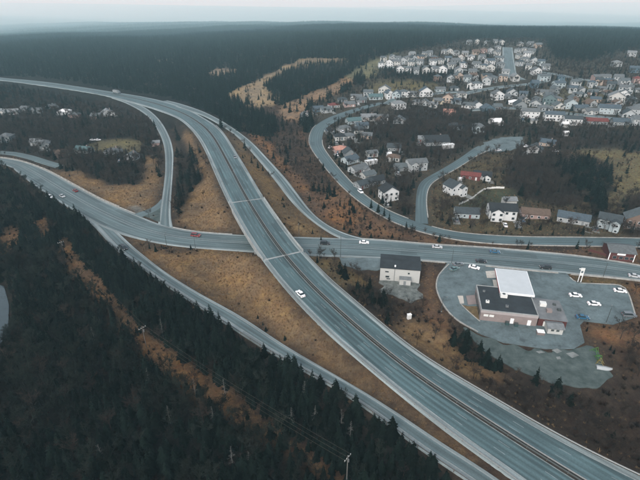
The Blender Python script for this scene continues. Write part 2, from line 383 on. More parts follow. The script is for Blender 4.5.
ST_B = [(-90, 154, 0), (0, 164, 0), (19, 174, 0), (41, 190, 0), (62, 203.4, 0), (81, 215, 0), (100, 226, 0), (122.5, 234.7, 0), (147, 241, 0), (175, 246, 0), (220, 249.7, 0), (260, 252.5, 0), (305, 255.5, 0), (341, 256.7, 0), (380, 258.5, 0), (420, 260.3, 0), (450, 262.7, 0), (478, 264.8, 0), (520, 269.3, 0), (557, 272.5, 0), (600, 276, 0), (640, 280.4, 0), (720, 290, 0)]
street = road_axis('street', ST_T, ST_B, zoff=.13); orient(street, ST_T)
SV_T = [(100, 214, 0), (112, 227, 0), (124, 238, 0), (140, 252.5, 0), (165, 272, 0), (200, 294, .3), (237.5, 314.5, .8), (275, 339, 1.4), (292, 350, 1.7), (325, 369, 2.1), (360, 389.6, 2.5), (404, 417, 2.8), (447.5, 446.5, 3), (495, 477, 3), (570, 530, 3)]
SV_B = [(84, 217, 0), (97, 229, 0), (115, 249, 0), (135, 263, 0), (162.5, 283, 0), (185, 298, .3), (222.5, 322, .8), (262, 347.5, 1.4), (300, 369, 1.9), (330, 386, 2.2), (360, 404, 2.5), (389, 426, 2.7), (418, 448, 2.9), (462, 477, 3), (535, 530, 3)]
serv = road_axis('serv', SV_T, SV_B, zoff=.1); orient(serv, SV_T)
LC_T = [(385, 104, 0), (369, 107.6, 0), (353, 113, 0), (338, 120.3, 0), (328, 126.5, 0), (323.4, 132, 0), (322, 143, 0), (326, 152, 0), (344, 174.7, 0), (365, 195.3, 0), (389, 211, 0), (413, 220.5, 0), (437, 228.4, 0), (466, 233.6, 0), (520, 237, 0), (580, 237.6, 0), (640, 238.5, 0), (720, 240, 0)]
LC_B = [(382, 101.5, 0), (368, 104.8, 0), (350, 110, 0), (331, 116.6, 0), (317, 124.4, 0), (311, 132, 0), (309.5, 144, 0), (320, 161, 0), (340.6, 185, 0), (365, 205.6, 0), (395, 222.8, 0), (416, 230.5, 0), (456, 239.7, 0), (490, 243.4, 0), (520, 244.7, 0), (589, 246, 0), (640, 247, 0), (720, 249, 0)]
local = road_axis('local', LC_T, LC_B, zoff=.1); orient(local, LC_T)
SD_L = [(415.5, 223, 0), (416.5, 197, 0), (421, 182, 0), (437.5, 171.6, 0), (458, 159.4, 0), (474, 148, 0), (484, 142, 0)]
SD_R = [(428.5, 226, 0), (426, 202.5, 0), (428, 189, 0), (436, 180, 0), (456, 168.8, 0), (478, 155, 0), (492, 149, 0)]
side = road_axis('side', SD_L, SD_R, zoff=.07); orient(side, SD_L)
LK_A = [(165, 190, 0), (162, 198, 0), (157, 204, 0), (148, 209.5, 0), (132, 214.5, 0)]; LK_B = [(168, 200, 0), (164.5, 205, 0), (159, 209, 0), (151, 213, 0), (137, 219.5, 0)]
lk = road_axis('link', LK_A, LK_B, zoff=.075); orient(lk, LK_A)
def thin(name, pts, half, zoff=.25):
    P = np.array(pts, float); A = catmull(px(P[:, 0], P[:, 1]), 4.0); C = resample(A, max(6, int(np.linalg.norm(np.diff(A[:, :2], axis=0), axis=1).sum() / 5)))
    T = np.gradient(C[:, :2], axis=0); T /= np.linalg.norm(T, axis=1)[:, None]
    s = np.r_[0, np.cumsum(np.linalg.norm(np.diff(C[:, :2], axis=0), axis=1))]
    C[:, 2] += zoff
    ROADS[name] = r = dict(C=C, w=np.full(len(C), half), N=np.stack([-T[:, 1], T[:, 0]], -1), T=T, s=s, sgn=1.0); return r
far_streets = {
    'far_a': thin('far_a', [(440, 101), (460, 95), (482, 90), (505, 86.5), (530, 84), (545, 81)], 4.5),
    'far_b': thin('far_b', [(470, 110), (505, 108), (535, 110), (560, 112.5), (600, 117), (640, 122), (700, 128)], 4.2),
    'far_c': thin('far_c', [(527, 70), (540, 72), (560, 75), (575, 78.5), (600, 81), (640, 84), (700, 86)], 4.5),
    'far_wide': thin('far_wide', [(507.5, 47.5), (508, 56), (509, 66), (511, 75), (520, 80)], 7.5),
    'far_d': thin('far_d', [(385, 104.5), (400, 97), (425, 95.5), (440, 93), (462, 92)], 3.6),
    'far_e': thin('far_e', [(378, 68), (400, 67), (430, 66), (455, 69), (480, 71)], 3.6),
}
left_lane = thin('left_lane', [(-80, 149), (0, 152.5), (25, 156), (45, 162), (60, 166.5)], 3.2, .12)

# lots as ground polygons (picture outlines of the paved areas)
LOTS = {
    'lot_station': [(448, 262), (442, 270), (437.5, 278), (436.6, 289), (443.5, 305), (456, 319), (478, 333), (503, 342.5), (545, 348.8), (574, 348.8), (584.6, 342.5), (580, 325), (584, 321), (613, 324.5), (635.5, 317), (628, 293), (619, 285.5), (577, 283), (570, 277), (566, 273)],
    'gravel_pad': [(466, 328), (500, 344), (545, 350.5), (574, 350), (590, 345), (600, 358), (612, 373), (603, 385), (578, 391), (555, 386), (530, 376), (505, 364), (480, 350)],
    'lay_by': [(341, 256.5), (344, 265.6), (362, 268.8), (384, 269), (420, 262), (420, 259.5)],
    'white_shop_yard': [(382, 280), (420, 284), (423, 300), (410, 303), (395, 296), (380, 290)],
    'pond': [(-70, 278), (-20, 280), (4, 286), (9, 305), (8, 330), (0, 345), (-70, 352)],
    'school_lot': [(474, 150), (485, 142.5), (500, 137.5), (523, 136.5), (522, 145), (512, 150), (495, 152), (485, 151)],
}
LOTW = {k: px(np.array(v, float)[:, 0], np.array(v, float)[:, 1]) for k, v in LOTS.items()}
for k in ('school_lot', 'gravel_pad', 'white_shop_yard', 'lay_by'):   # ragged edges
    q = resample(np.vstack([LOTW[k], LOTW[k][:1]]), 90)[:-1]
    q[:, 0] += (vnoise(q[:, 0], q[:, 1], 3.5, 61) - .5) * 3.2; q[:, 1] += (vnoise(q[:, 0], q[:, 1], 3.5, 62) - .5) * 3.2; LOTW[k] = q

# ------------------------------------------------------------------ terrain sheet
def axis_pts(lo, hi, step, far_lo, far_hi, grow=1.09):
    a = list(np.arange(lo, hi + .1, step))
    s, x = step, hi
    while x < far_hi: s = min(s * grow, 120 if x < 4000 else 900); x += s; a.append(x)
    s, x = step, lo
    while x > far_lo: s = min(s * grow, 120 if x > -4000 else 900); x -= s; a.insert(0, x)
    return np.array(a)
GX = axis_pts(-200, 260, 2.0, -30000, 30000); GY = axis_pts(52, 330, 2.0, 10, 26000, 1.035)
XX, YY = np.meshgrid(GX, GY)
ZZ = zbase(XX, YY)
wild = (vnoise(XX, YY, 22, 1) - .5) * 2.2 + (vnoise(XX, YY, 8, 2) - .5) * .9 + (vnoise(XX, YY, 4, 3) - .5) * .35
ZZ = ZZ + wild * smooth(0, 40, np.hypot(XX, YY)) - .2
NEAR = np.full(XX.shape, 1e9)     # distance to the nearest paved edge
def conform(r, slope, dz=.3, margin=1.6):
    global ZZ, NEAR
    C = r['C']; x0, y0 = C[:, :2].min(0) - 60; x1, y1 = C[:, :2].max(0) + 60
    m = (XX > x0) & (XX < x1) & (YY > y0) & (YY < y1)
    d, p = seg_dist(XX[m], YY[m], C)
    w = np.interp(p, np.arange(len(C)), r['w']); z = np.interp(p, np.arange(len(C)), C[:, 2]) - dz
    cell = np.maximum(2.0, np.interp(YY[m], GY[:-1], np.diff(GY)))
    e = np.maximum(0, d - w - margin - (cell - 2) * .6)
    cur = ZZ[m]
    ZZ[m] = np.clip(cur, z - e * slope, z + e * slope)
    NEAR[m] = np.minimum(NEAR[m], d - w)
conform(hw, .5); conform(ramp1, .45); conform(ramp2, .45); conform(serv, .45); conform(lk, .4); conform(side, .3); conform(local, .4)
for r in far_streets.values(): conform(r, .3, .4)
conform(left_lane, .3)
for k, P in LOTW.items():
    d, _ = seg_dist(XX, YY, np.vstack([P, P[:1]])); ins = inpoly(XX, YY, P[:, :2]); e = np.where(ins, 0, np.maximum(0, d - 1.5))
    z = zbase(XX, YY) - .22
    ZZ[:] = np.where(e < 30, np.clip(ZZ, z - e * .3, z + e * .3), ZZ); NEAR = np.minimum(NEAR, np.where(ins, -1, d))
conform(street, .5)
DITCH = catmull(px(np.array([182., 203, 222, 240, 262]), np.array([262., 274, 286, 298, 313])), 2.0)
dd_, _ = seg_dist(XX, YY, DITCH); ZZ -= 1.1 * np.clip(1 - dd_ / 2.6, 0, 1)
def terrain_z(x, y):
    x = np.asarray(x, float); y = np.asarray(y, float)
    i = np.clip(np.searchsorted(GX, x) - 1, 0, len(GX) - 2); j = np.clip(np.searchsorted(GY, y) - 1, 0, len(GY) - 2)
    fx = np.clip((x - GX[i]) / (GX[i + 1] - GX[i]), 0, 1); fy = np.clip((y - GY[j]) / (GY[j + 1] - GY[j]), 0, 1)
    return (ZZ[j, i] * (1 - fx) + ZZ[j, i + 1] * fx) * (1 - fy) + (ZZ[j + 1, i] * (1 - fx) + ZZ[j + 1, i + 1] * fx) * fy
def grid_at(G, x, y):
    i = np.clip(np.rint(np.interp(x, GX, np.arange(len(GX)))).astype(int), 0, len(GX) - 1); j = np.clip(np.rint(np.interp(y, GY, np.arange(len(GY)))).astype(int), 0, len(GY) - 1)
    return G[j, i]

# land cover: picture outlines of the ground areas -> (ground colour, conifer, bare tree, shrub, tuft) densities
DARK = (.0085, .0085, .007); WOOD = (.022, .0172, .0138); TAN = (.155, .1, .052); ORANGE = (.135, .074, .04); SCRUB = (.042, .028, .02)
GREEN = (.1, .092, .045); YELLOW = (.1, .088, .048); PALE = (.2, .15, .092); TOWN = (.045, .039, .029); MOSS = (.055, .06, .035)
REG = [
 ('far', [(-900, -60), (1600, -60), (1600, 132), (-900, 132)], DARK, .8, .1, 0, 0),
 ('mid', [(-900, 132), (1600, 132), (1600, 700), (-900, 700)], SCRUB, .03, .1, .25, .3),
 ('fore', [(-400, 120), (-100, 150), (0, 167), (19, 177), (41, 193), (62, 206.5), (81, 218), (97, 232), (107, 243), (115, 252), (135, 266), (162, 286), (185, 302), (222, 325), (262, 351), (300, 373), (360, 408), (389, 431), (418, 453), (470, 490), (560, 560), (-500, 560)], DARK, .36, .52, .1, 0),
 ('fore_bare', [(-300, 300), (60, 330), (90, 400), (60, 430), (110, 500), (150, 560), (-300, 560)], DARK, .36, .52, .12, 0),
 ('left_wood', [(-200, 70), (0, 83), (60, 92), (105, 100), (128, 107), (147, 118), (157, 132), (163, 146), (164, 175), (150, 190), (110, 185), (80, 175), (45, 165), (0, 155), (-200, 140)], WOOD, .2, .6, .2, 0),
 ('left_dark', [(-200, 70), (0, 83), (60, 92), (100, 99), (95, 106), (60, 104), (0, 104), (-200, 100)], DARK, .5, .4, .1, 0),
 ('left_yard', [(98, 141), (140, 141), (142, 151), (125, 153), (98, 152), (90, 148)], YELLOW, 0, .05, .15, .4),
 ('left_grass', [(48, 170), (75, 170), (92, 180), (110, 186), (136, 188), (148, 180), (143, 168), (146, 156), (152, 156), (157, 172), (160, 190), (156, 206), (140, 214), (120, 207), (84, 189)], TAN, .01, .02, .09, .7),
 ('left_patch', [(128, 206), (138, 203), (142, 211), (137, 214)], (.13, .15, .15), 0, 0, 0, .1),
 ('island', [(172, 118), (185, 128), (197, 146), (207, 165), (216, 185), (230, 214), (242, 234), (188, 229), (175, 224), (176, 170)], TAN, 0, .01, .04, 1),
 ('island_dark', [(171, 117), (184, 129), (194, 146), (203, 164), (202, 178), (190, 195), (180, 210), (176, 222), (174, 190), (176, 150)], WOOD, .22, .55, .2, 0),
 ('island_edge', [(186, 131), (195, 146), (206, 168), (203, 172), (192, 150), (182, 133)], TAN, .05, .05, .2, 1),
 ('wedge', [(124, 238), (147, 242), (175, 247), (245, 252), (262, 262), (300, 312), (360, 368), (447, 438), (500, 478), (447, 444), (360, 387), (292, 348), (200, 292), (140, 251)], TAN, .004, 0, .02, 1),
 ('wedge_bush', [(140, 243), (168, 247), (200, 250), (198, 254), (170, 254), (148, 251)], SCRUB, .1, .05, .4, .4),
 ('strip', [(222, 131), (240, 141), (275, 185), (315, 225), (335, 237), (295, 237), (262, 196), (240, 157)], (.15, .1, .05), .015, .02, .12, 1),
 ('slope', [(225, 119), (242, 106), (275, 103), (300, 122), (308, 140), (318, 161), (340, 186), (364, 207), (395, 224), (415, 232), (460, 241), (520, 247), (590, 248), (640, 249), (640, 264), (567, 254), (490, 246), (437, 243), (375, 238), (352, 234), (312, 209), (285, 174), (250, 137)], ORANGE, .035, .26, .34, .6),
 ('slope_scrub', [(242, 106), (275, 103), (300, 124), (306, 142), (318, 163), (340, 190), (325, 196), (300, 178), (275, 150), (262, 138)], SCRUB, .07, .45, .3, .2),
 ('band', [(-200, 58), (0, 70), (60, 75), (150, 84), (200, 97), (235, 105), (262, 112), (277, 124), (275, 134), (262, 137), (246, 133), (222, 117), (200, 107), (160, 96), (110, 88), (60, 82), (0, 75), (-200, 66)], DARK, .95, .1, 0, 0),
 ('field1', [(222, 96), (238, 88), (258, 80), (266, 76), (285, 66), (302, 58.5), (335, 58), (350, 59), (335, 66), (310, 72), (290, 86), (275, 92), (290, 94), (275, 104), (262, 108), (240, 103)], PALE, .03, .03, .06, .6),
 ('field2', [(278, 112), (284, 104), (300, 97), (322, 88), (348, 77), (356, 82), (335, 95), (308, 105), (300, 118), (288, 122)], (.2, .13, .075), .04, .05, .15, .5),
 ('block', [(264, 86), (280, 73), (300, 65), (330, 62), (350, 61), (350, 70), (338, 77), (305, 88), (285, 97), (272, 96)], DARK, .85, .1, 0, 0),
 ('field3', [(203, 76), (212, 71), (228, 68.5), (237, 70), (234, 75), (220, 77.5)], (.2, .15, .105), .05, 0, 0, .4),
 ('clear4', [(154, 62), (165, 59), (178, 58.5), (170, 62), (160, 64)], (.2, .17, .13), .1, 0, 0, .3),
 ('meadow', [(345, 76), (360, 66), (380, 58), (400, 52), (430, 54), (430, 62), (400, 68), (375, 76), (362, 82)], (.11, .105, .06), .05, .06, .05, .3),
 ('town', [(300, 118), (320, 102), (345, 92), (385, 72), (400, 52), (468, 40), (545, 40), (556, 60), (590, 62), (606, 54), (640, 50), (900, 50), (900, 152), (560, 152), (520, 150), (430, 226), (380, 207), (345, 177), (327, 152), (323, 130)], TOWN, .22, .45, .2, .2),
 ('town_green', [(355, 96), (372, 84), (400, 80), (435, 82), (440, 90), (400, 92), (375, 98)], (.095, .08, .038), .05, .15, .1, .3),
 ('wood1', [(372, 128), (395, 112), (420, 106), (455, 108), (500, 116), (520, 126), (495, 136), (470, 145), (440, 158), (410, 152), (395, 160), (384, 145)], WOOD, .06, .5, .3, 0),
 ('wood2', [(400, 78), (375, 76), (385, 66), (400, 72), (430, 74), (445, 64), (470, 74), (440, 82)], DARK, .5, .3, 0, 0),
 ('wood3', [(523, 128), (560, 128), (640, 131), (900, 138), (900, 156), (600, 149), (565, 146), (550, 150)], WOOD, .12, .55, .2, 0),
 ('town_park', [(540, 92), (570, 84), (600, 84), (612, 92), (600, 106), (580, 112), (545, 108)], (.08, .072, .042), .14, .3, .1, .2),
 ('yards', [(428, 190), (445, 168), (500, 152), (522, 152), (640, 205), (900, 205), (900, 237), (520, 236), (466, 232), (437, 227), (428, 222)], (.06, .05, .03), .03, .28, .2, .4),
 ('lawn', [(452, 206), (482, 192), (515, 192), (520, 205), (500, 208), (470, 208)], (.042, .047, .027), 0, .04, .05, .3),
 ('wood4', [(505, 168), (520, 152), (556, 156), (590, 160), (612, 168), (613, 186), (600, 204), (575, 203), (545, 203), (520, 198), (500, 186)], WOOD, .1, .55, .25, 0),
 ('wood4_dark', [(556, 172), (585, 162), (610, 166), (613, 186), (602, 212), (592, 222), (590, 205), (575, 196)], DARK, .7, .25, .1, 0),
 ('meadow_r', [(562, 152), (600, 150), (640, 153), (900, 160), (900, 205), (640, 208), (618, 212), (608, 200), (616, 184), (614, 166), (590, 158)], YELLOW, .02, .05, .15, .6),
 ('wood5', [(618, 200), (640, 190), (900, 190), (900, 236), (626, 236), (622, 215)], WOOD, .12, .5, .2, 0),
 ('wood_gate', [(380, 185), (398, 175), (412, 172), (413, 210), (405, 214), (398, 205)], WOOD, .04, .45, .3, 0),
 ('lowscrub', [(330, 262), (345, 267), (380, 288), (422, 305), (440, 306), (470, 334), (505, 366), (575, 396), (612, 388), (625, 350), (640, 325), (900, 340), (900, 620), (640, 474), (567, 440), (524, 414), (480, 387), (433, 361), (400, 337), (375, 315), (350, 295)], SCRUB, .015, .6, .36, .2),
 ('low_orange', [(424, 262), (436, 272), (434, 290), (440, 308), (455, 324), (440, 330), (425, 318), (422, 300)], ORANGE, 0, .03, .12, .6),
 ('low_orange2', [(398, 316), (430, 325), (465, 345), (500, 364), (500, 380), (470, 378), (433, 357), (405, 338)], TAN, .0, .06, .2, .6),
 ('low_green', [(305, 258), (340, 260), (345, 270), (362, 285), (345, 288), (325, 275)], (.12, .09, .045), .02, .1, .3, .6),
 ('right_orange', [(585, 322), (613, 326), (636, 318), (629, 292), (621, 283), (640, 284), (800, 300), (800, 350), (640, 345), (605, 345), (592, 338)], ORANGE, .02, .1, .3, .6),
 ('right_verge', [(570, 275.5), (577, 282.5), (620, 285), (625, 283), (600, 277.5)], (.16, .115, .045), 0, 0, .08, .8),
 ('shrubs_dark', [(452, 336), (475, 345), (505, 368), (498, 374), (470, 362), (448, 346)], DARK, .6, .3, .1, 0),
 ('shrubs_dark2', [(352, 288), (380, 286), (392, 300), (392, 316), (375, 312), (358, 300)], DARK, .4, .2, .2, 0),
]
# the power line cut through the foreground forest, wide enough to be seen over the trees in front of it
CUT = [(58, 238), (84, 268), (108, 298), (132, 328), (150, 346), (185, 369), (215, 393), (270, 428), (335, 482), (400, 540)]
uG, vG = to_px(XX, YY, ZZ)
def classify(u, v, x, y):
    c = np.zeros(np.shape(u), int)
    du = u + (vnoise(x, y, 9, 11) - .5) * 9 * np.clip(v / 200, .15, 1); dv = v + (vnoise(x, y, 9, 12) - .5) * 8 * np.clip(v / 250, .1, 1)
    for k, r in enumerate(REG): c[inpoly(du, dv, r[1])] = k
    d, p = seg_dist(du, dv, np.array(CUT, float))
    cy = np.interp(du, [q[0] for q in CUT], [q[1] for q in CUT]); off = dv - cy
    n = vnoise(x, y, 26, 5)
    c[(off > -5 - 5 * n) & (off < 5 + 14 * n) & (du > 58) & (du < 400) & (c == 2) & (vnoise(x, y, 13, 71) > .1)] = -1
    for (a, b, rad) in ((41, 226, 9), (12, 240, 11), (75, 262, 7)):
        c[(np.hypot(du - a, (dv - b)) < rad) & ((c == 2) | (c == 3))] = -1
    return c
CL = classify(uG, vG, XX, YY)
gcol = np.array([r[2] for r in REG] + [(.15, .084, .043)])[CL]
gcol = gcol * (1 - .75 * np.clip(1 - dd_ / 2.2, 0, 1))[..., None] + np.array([.02, .02, .016]) * (np.clip(1 - dd_ / 2.2, 0, 1) * .75)[..., None]   # darker colour along the ditch
# ground beside the paving gets a darker tone
soft = np.clip(1 - np.abs(NEAR - 2.4) / 2.6, 0, 1)[..., None] * .7   # dark band along the pavements
gcol = gcol * (1 - soft) + np.array([.034, .03, .024]) * soft
for it in range(2):
    g = gcol.copy(); g[1:-1, 1:-1] = (gcol[1:-1, 1:-1] * 2 + gcol[:-2, 1:-1] + gcol[2:, 1:-1] + gcol[1:-1, :-2] + gcol[1:-1, 2:]) / 6; gcol = g
ny, nx = XX.shape
V = np.stack([XX.ravel(), YY.ravel(), ZZ.ravel()], -1)
me = bpy.data.meshes.new('ground'); me.vertices.add(len(V)); me.vertices.foreach_set('co', V.astype(np.float32).ravel())
I = np.arange(nx * ny).reshape(ny, nx); Q = np.stack([I[:-1, :-1], I[:-1, 1:], I[1:, 1:], I[1:, :-1]], -1).reshape(-1, 4)
me.loops.add(Q.size); me.loops.foreach_set('vertex_index', Q.ravel().astype(np.int32))
me.polygons.add(len(Q)); me.polygons.foreach_set('loop_start', np.arange(0, Q.size, 4, dtype=np.int32)); me.polygons.foreach_set('use_smooth', np.ones(len(Q), bool))
me.update(calc_edges=True); me.validate()
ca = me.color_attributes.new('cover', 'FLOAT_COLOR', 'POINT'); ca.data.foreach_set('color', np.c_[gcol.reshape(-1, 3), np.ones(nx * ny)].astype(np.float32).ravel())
def ground_mat():
    m = bpy.data.materials.new('ground_cover'); m.use_nodes = True; t = m.node_tree; n = t.nodes; L = t.links; b = n['Principled BSDF']
    b.inputs['Roughness'].default_value = .95; b.inputs['Specular IOR Level'].default_value = .1
    at_ = n.new('ShaderNodeAttribute'); at_.attribute_name = 'cover'; tc = n.new('ShaderNodeTexCoord')
    def nz(scale, det, st=None):
        src = tc.outputs['Object']
        z = n.new('ShaderNodeTexNoise'); z.inputs['Scale'].default_value = scale; z.inputs['Detail'].default_value = det; z.inputs['Roughness'].default_value = .7; L.new(src, z.inputs['Vector']); return z
    z1 = nz(.035, 6); z2 = nz(.35, 6); z3 = nz(1.6, 4)
    def rng_(x, lo, hi):
        r = n.new('ShaderNodeMapRange'); r.inputs[1].default_value = .32; r.inputs[2].default_value = .68; r.inputs[3].default_value = lo; r.inputs[4].default_value = hi; L.new(x.outputs[0], r.inputs[0]); return r.outputs[0]
    a = rng_(z1, .58, 1.38); c = rng_(z2, .66, 1.3); d = rng_(z3, .78, 1.22)
    p = n.new('ShaderNodeMath'); p.operation = 'MULTIPLY'; L.new(a, p.inputs[0]); L.new(c, p.inputs[1])
    q = n.new('ShaderNodeMath'); q.operation = 'MULTIPLY'; L.new(p.outputs[0], q.inputs[0]); L.new(d, q.inputs[1])
    hs = n.new('ShaderNodeHueSaturation'); L.new(at_.outputs[0], hs.inputs['Color']); L.new(q.outputs[0], hs.inputs['Value'])
    L.new(rng_(z2, .49, .512), hs.inputs['Hue']); L.new(rng_(z1, .75, 1.2), hs.inputs['Saturation'])
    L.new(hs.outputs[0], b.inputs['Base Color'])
    bp = n.new('ShaderNodeBump'); bp.inputs['Strength'].default_value = .8; bp.inputs['Distance'].default_value = .5; L.new(z3.outputs[0], bp.inputs['Height']); L.new(bp.outputs[0], b.inputs['Normal'])
    return m
me.materials.append(ground_mat())
ground = link('ground', me); props(ground, kind='structure')

# ------------------------------------------------------------------ build the roads
def median_f(i): return .1
road_mats = [M['lane'], M['shoulder'], M['rust'], M['street'], M['local']]
hwy = ribbon('highway', hw, [(-1, -.80, 1), (-.80, .02, 0), (.02, .165, 2), (.165, .86, 0), (.86, 1, 1)], road_mats); props(hwy, 'elevated divided highway curving past the interchange', kind='structure')
strip_line('edge_line', hw, -.79, .22, M['paint'], hwy); strip_line('edge_line', hw, .85, .22, M['paint'], hwy)
strip_line('edge_line', hw, .005, .18, M['paint'], hwy); strip_line('edge_line', hw, .18, .18, M['paint'], hwy)
dashes('lane_dashes', hw, (-.52, -.25, .38, .62), M['dash'], hwy)
r1 = ribbon('ramp_road', ramp1, [(-1, -.72, 1), (-.72, .68, 3), (.68, 1, 1)], road_mats); props(r1, kind='structure')
strip_line('edge_line', ramp1, -.7, .2, M['paint'], r1); strip_line('edge_line', ramp1, .66, .2, M['paint'], r1); strip_line('centre_line', ramp1, 0, .16, M['paint'], r1)
r2 = ribbon('slip_road', ramp2, [(-1, -.62, 1), (-.62, .66, 3), (.66, 1, 1)], road_mats); props(r2, kind='structure')
strip_line('edge_line', ramp2, -.6, .2, M['paint'], r2); strip_line('edge_line', ramp2, .64, .2, M['paint'], r2)
stt = ribbon('main_street', street, [(-1, -.9, 1), (-.9, .9, 3), (.9, 1, 1)], road_mats); props(stt, kind='structure')
strip_line('edge_line', street, -.88, .2, M['paint'], stt); strip_line('edge_line', street, .88, .2, M['paint'], stt)
strip_line('centre_line', street, .02, .2, M['paint'], stt); strip_line('centre_line', street, -.14, .2, M['paint'], stt)
dashes('lane_dashes', street, (-.5, .45), M['dash'], stt)
sv = ribbon('service_road', serv, [(-1, -.68, 1), (-.68, .45, 3), (.45, 1, 1)], road_mats); props(sv, kind='structure')
strip_line('edge_line', serv, -.66, .2, M['paint'], sv); strip_line('edge_line', serv, .44, .2, M['paint'], sv)
lo = ribbon('residential_road', local, [(-1, 1, 4)], road_mats); props(lo, kind='structure')
sd = ribbon('side_road', side, [(-1, 1, 4)], road_mats); props(sd, kind='structure')
for k, nm in (('far_a', 'town_street'), ('far_b', 'town_street'), ('far_c', 'town_street'), ('far_wide', 'wide_town_street'), ('far_d', 'town_street'), ('far_e', 'town_street')):
    o = ribbon(nm, far_streets[k], [(-1, -.8, 1), (-.8, .8, 3), (.8, 1, 1)], road_mats); props(o, kind='structure')
for r in (left_lane,): props(ribbon('back_lane', r, [(-1, 1, 3)], road_mats), kind='structure')
# kerbs: raised concrete along the road edges
def kerb(name, r, f, width=.5, h=.14, i0=0, i1=None, m=None, out=1, parent=None):
    i1 = len(r['C']) if i1 is None else i1
    V = []; Fc = []
    for i in range(i0, i1):
        g = out * width / r['w'][i]
        V += [at(r, i, f, -.3), at(r, i, f, h), at(r, i, f + g, h), at(r, i, f + g, -.3)]
    for i in range(i1 - i0 - 1):
        a = 4 * i
        for k in range(3): Fc.append((a + k, a + k + 1, a + k + 5, a + k + 4))
    o = obj(name, V, Fc, m or M['kerb'], parent); return props(o, kind='structure') if parent is None else o
def idx(r, u, v):
    p = px(u, v); d, pos = seg_dist(np.array([p[0]]), np.array([p[1]]), r['C']); return int(round(pos[0]))
kerb('kerb', street, -1.0, .9, .16, 0, idx(street, 138, 216), out=-1)
kerb('kerb', street, -1.0, .7, .14, idx(street, 174, 228), idx(street, 236, 235), out=-1)
kerb('kerb', street, -1.0, .8, .14, idx(street, 362, 239), len(street['C']), out=-1)
kerb('kerb', street, 1.0, .7, .14, idx(street, 422, 260.5), idx(street, 448, 262.5))
kerb('kerb', street, 1.0, .9, .14, idx(street, 484, 265), idx(street, 565, 273))
kerb('kerb', street, 1.0, .9, .14, idx(street, 572, 274), len(street['C']))
kerb('kerb', local, -1.0, .55, .14, idx(local, 430, 226), len(local['C']), out=-1)
kerb('kerb', local, -1.0, .55, .14, idx(local, 322, 140), idx(local, 412, 220), out=-1)
kerb('kerb', local, 1.0, .5, .14, idx(local, 316, 125), len(local['C']))
kerb('kerb', side, 1.0, .55, .14, 3, None)
# paved lots
def lot(name, key, m, dz):
    P = LOTW[key]; c = P.mean(0); n = len(P)
    V = [(p[0], p[1], p[2] + dz) for p in P] + [(p[0], p[1], p[2] - .5) for p in P]
    o = obj(name, V, [tuple(range(n))] + [(i, (i + 1) % n, n + (i + 1) % n, n + i) for i in range(n)], m); props(o, kind='structure'); return o
lot('station_lot', 'lot_station', M['lot'], .06); lot('gravel_yard', 'gravel_pad', M['gravel'], .04); lot('lay_by', 'lay_by', M['lot'], .05)
lot('shop_yard', 'white_shop_yard', M['rubble'], .05); lot('school_lot', 'school_lot', M['lot'], .08)
def kerb_line(pts, w=.5, h=.16, name='kerb', m=None):
    P = np.array(pts, float); A = catmull(px(P[:, 0], P[:, 1]), 2.0)
    T = np.gradient(A[:, :2], axis=0); T /= np.linalg.norm(T, axis=1)[:, None]; V = []; Fc = []
    for p, t in zip(A, T):
        n = np.array([-t[1], t[0]]) * w / 2
        V += [(p[0] - n[0], p[1] - n[1], p[2] - .2), (p[0] - n[0], p[1] - n[1], p[2] + h), (p[0] + n[0], p[1] + n[1], p[2] + h), (p[0] + n[0], p[1] + n[1], p[2] - .2)]
    for i in range(len(A) - 1):
        a = 4 * i
        for k in range(3): Fc.append((a + k, a + k + 1, a + k + 5, a + k + 4))
    return props(obj(name, V, Fc, m or M['kerb']), kind='structure')
kerb_line([(449, 264), (442, 271), (437.5, 278), (436.6, 289), (443.5, 305), (456, 319), (478, 332)])
kerb_line([(570, 277.5), (578, 282.6), (600, 284), (620, 285.3), (628, 293), (635, 314)])
kerb_line([(459, 297), (461, 304), (470, 313), (480, 321.5)], .4)
for k in range(9):
    t = k / 8; a = px(586 + 26 * t, 289.5 + 2.2 * t); b = px(590.5 + 27 * t, 298.5 + 2.2 * t)
    e = (b - a)[:2]; e /= np.linalg.norm(e); n_ = np.array([-e[1], e[0]]) * .09
    props(obj('parking_line', [(a[0] - n_[0], a[1] - n_[1], .075), (a[0] + n_[0], a[1] + n_[1], .075), (b[0] + n_[0], b[1] + n_[1], .075), (b[0] - n_[0], b[1] - n_[1], .075)], [(0, 1, 2, 3)], M['paint']), kind='structure')
# traffic island at the ramp mouth
def island(name, pts, m, h=.15):
    P = px(np.array(pts, float)[:, 0], np.array(pts, float)[:, 1]); n = len(P); z = P[:, 2].mean()
    V = [(p[0], p[1], z + h + .12) for p in P] + [(p[0], p[1], z - .2) for p in P]
    return obj(name, V, [tuple(range(n))] + [(i, (i + 1) % n, n + (i + 1) % n, n + i) for i in range(n)], m)
# link road of the ramp mouth and its island
props(ribbon('ramp_link', lk, [(-1, 1, 3)], road_mats), kind='structure')
props(island('traffic_island', [(144.5, 216.2), (160.3, 209.3), (159.8, 222.2)], M['gravel']), kind='structure')

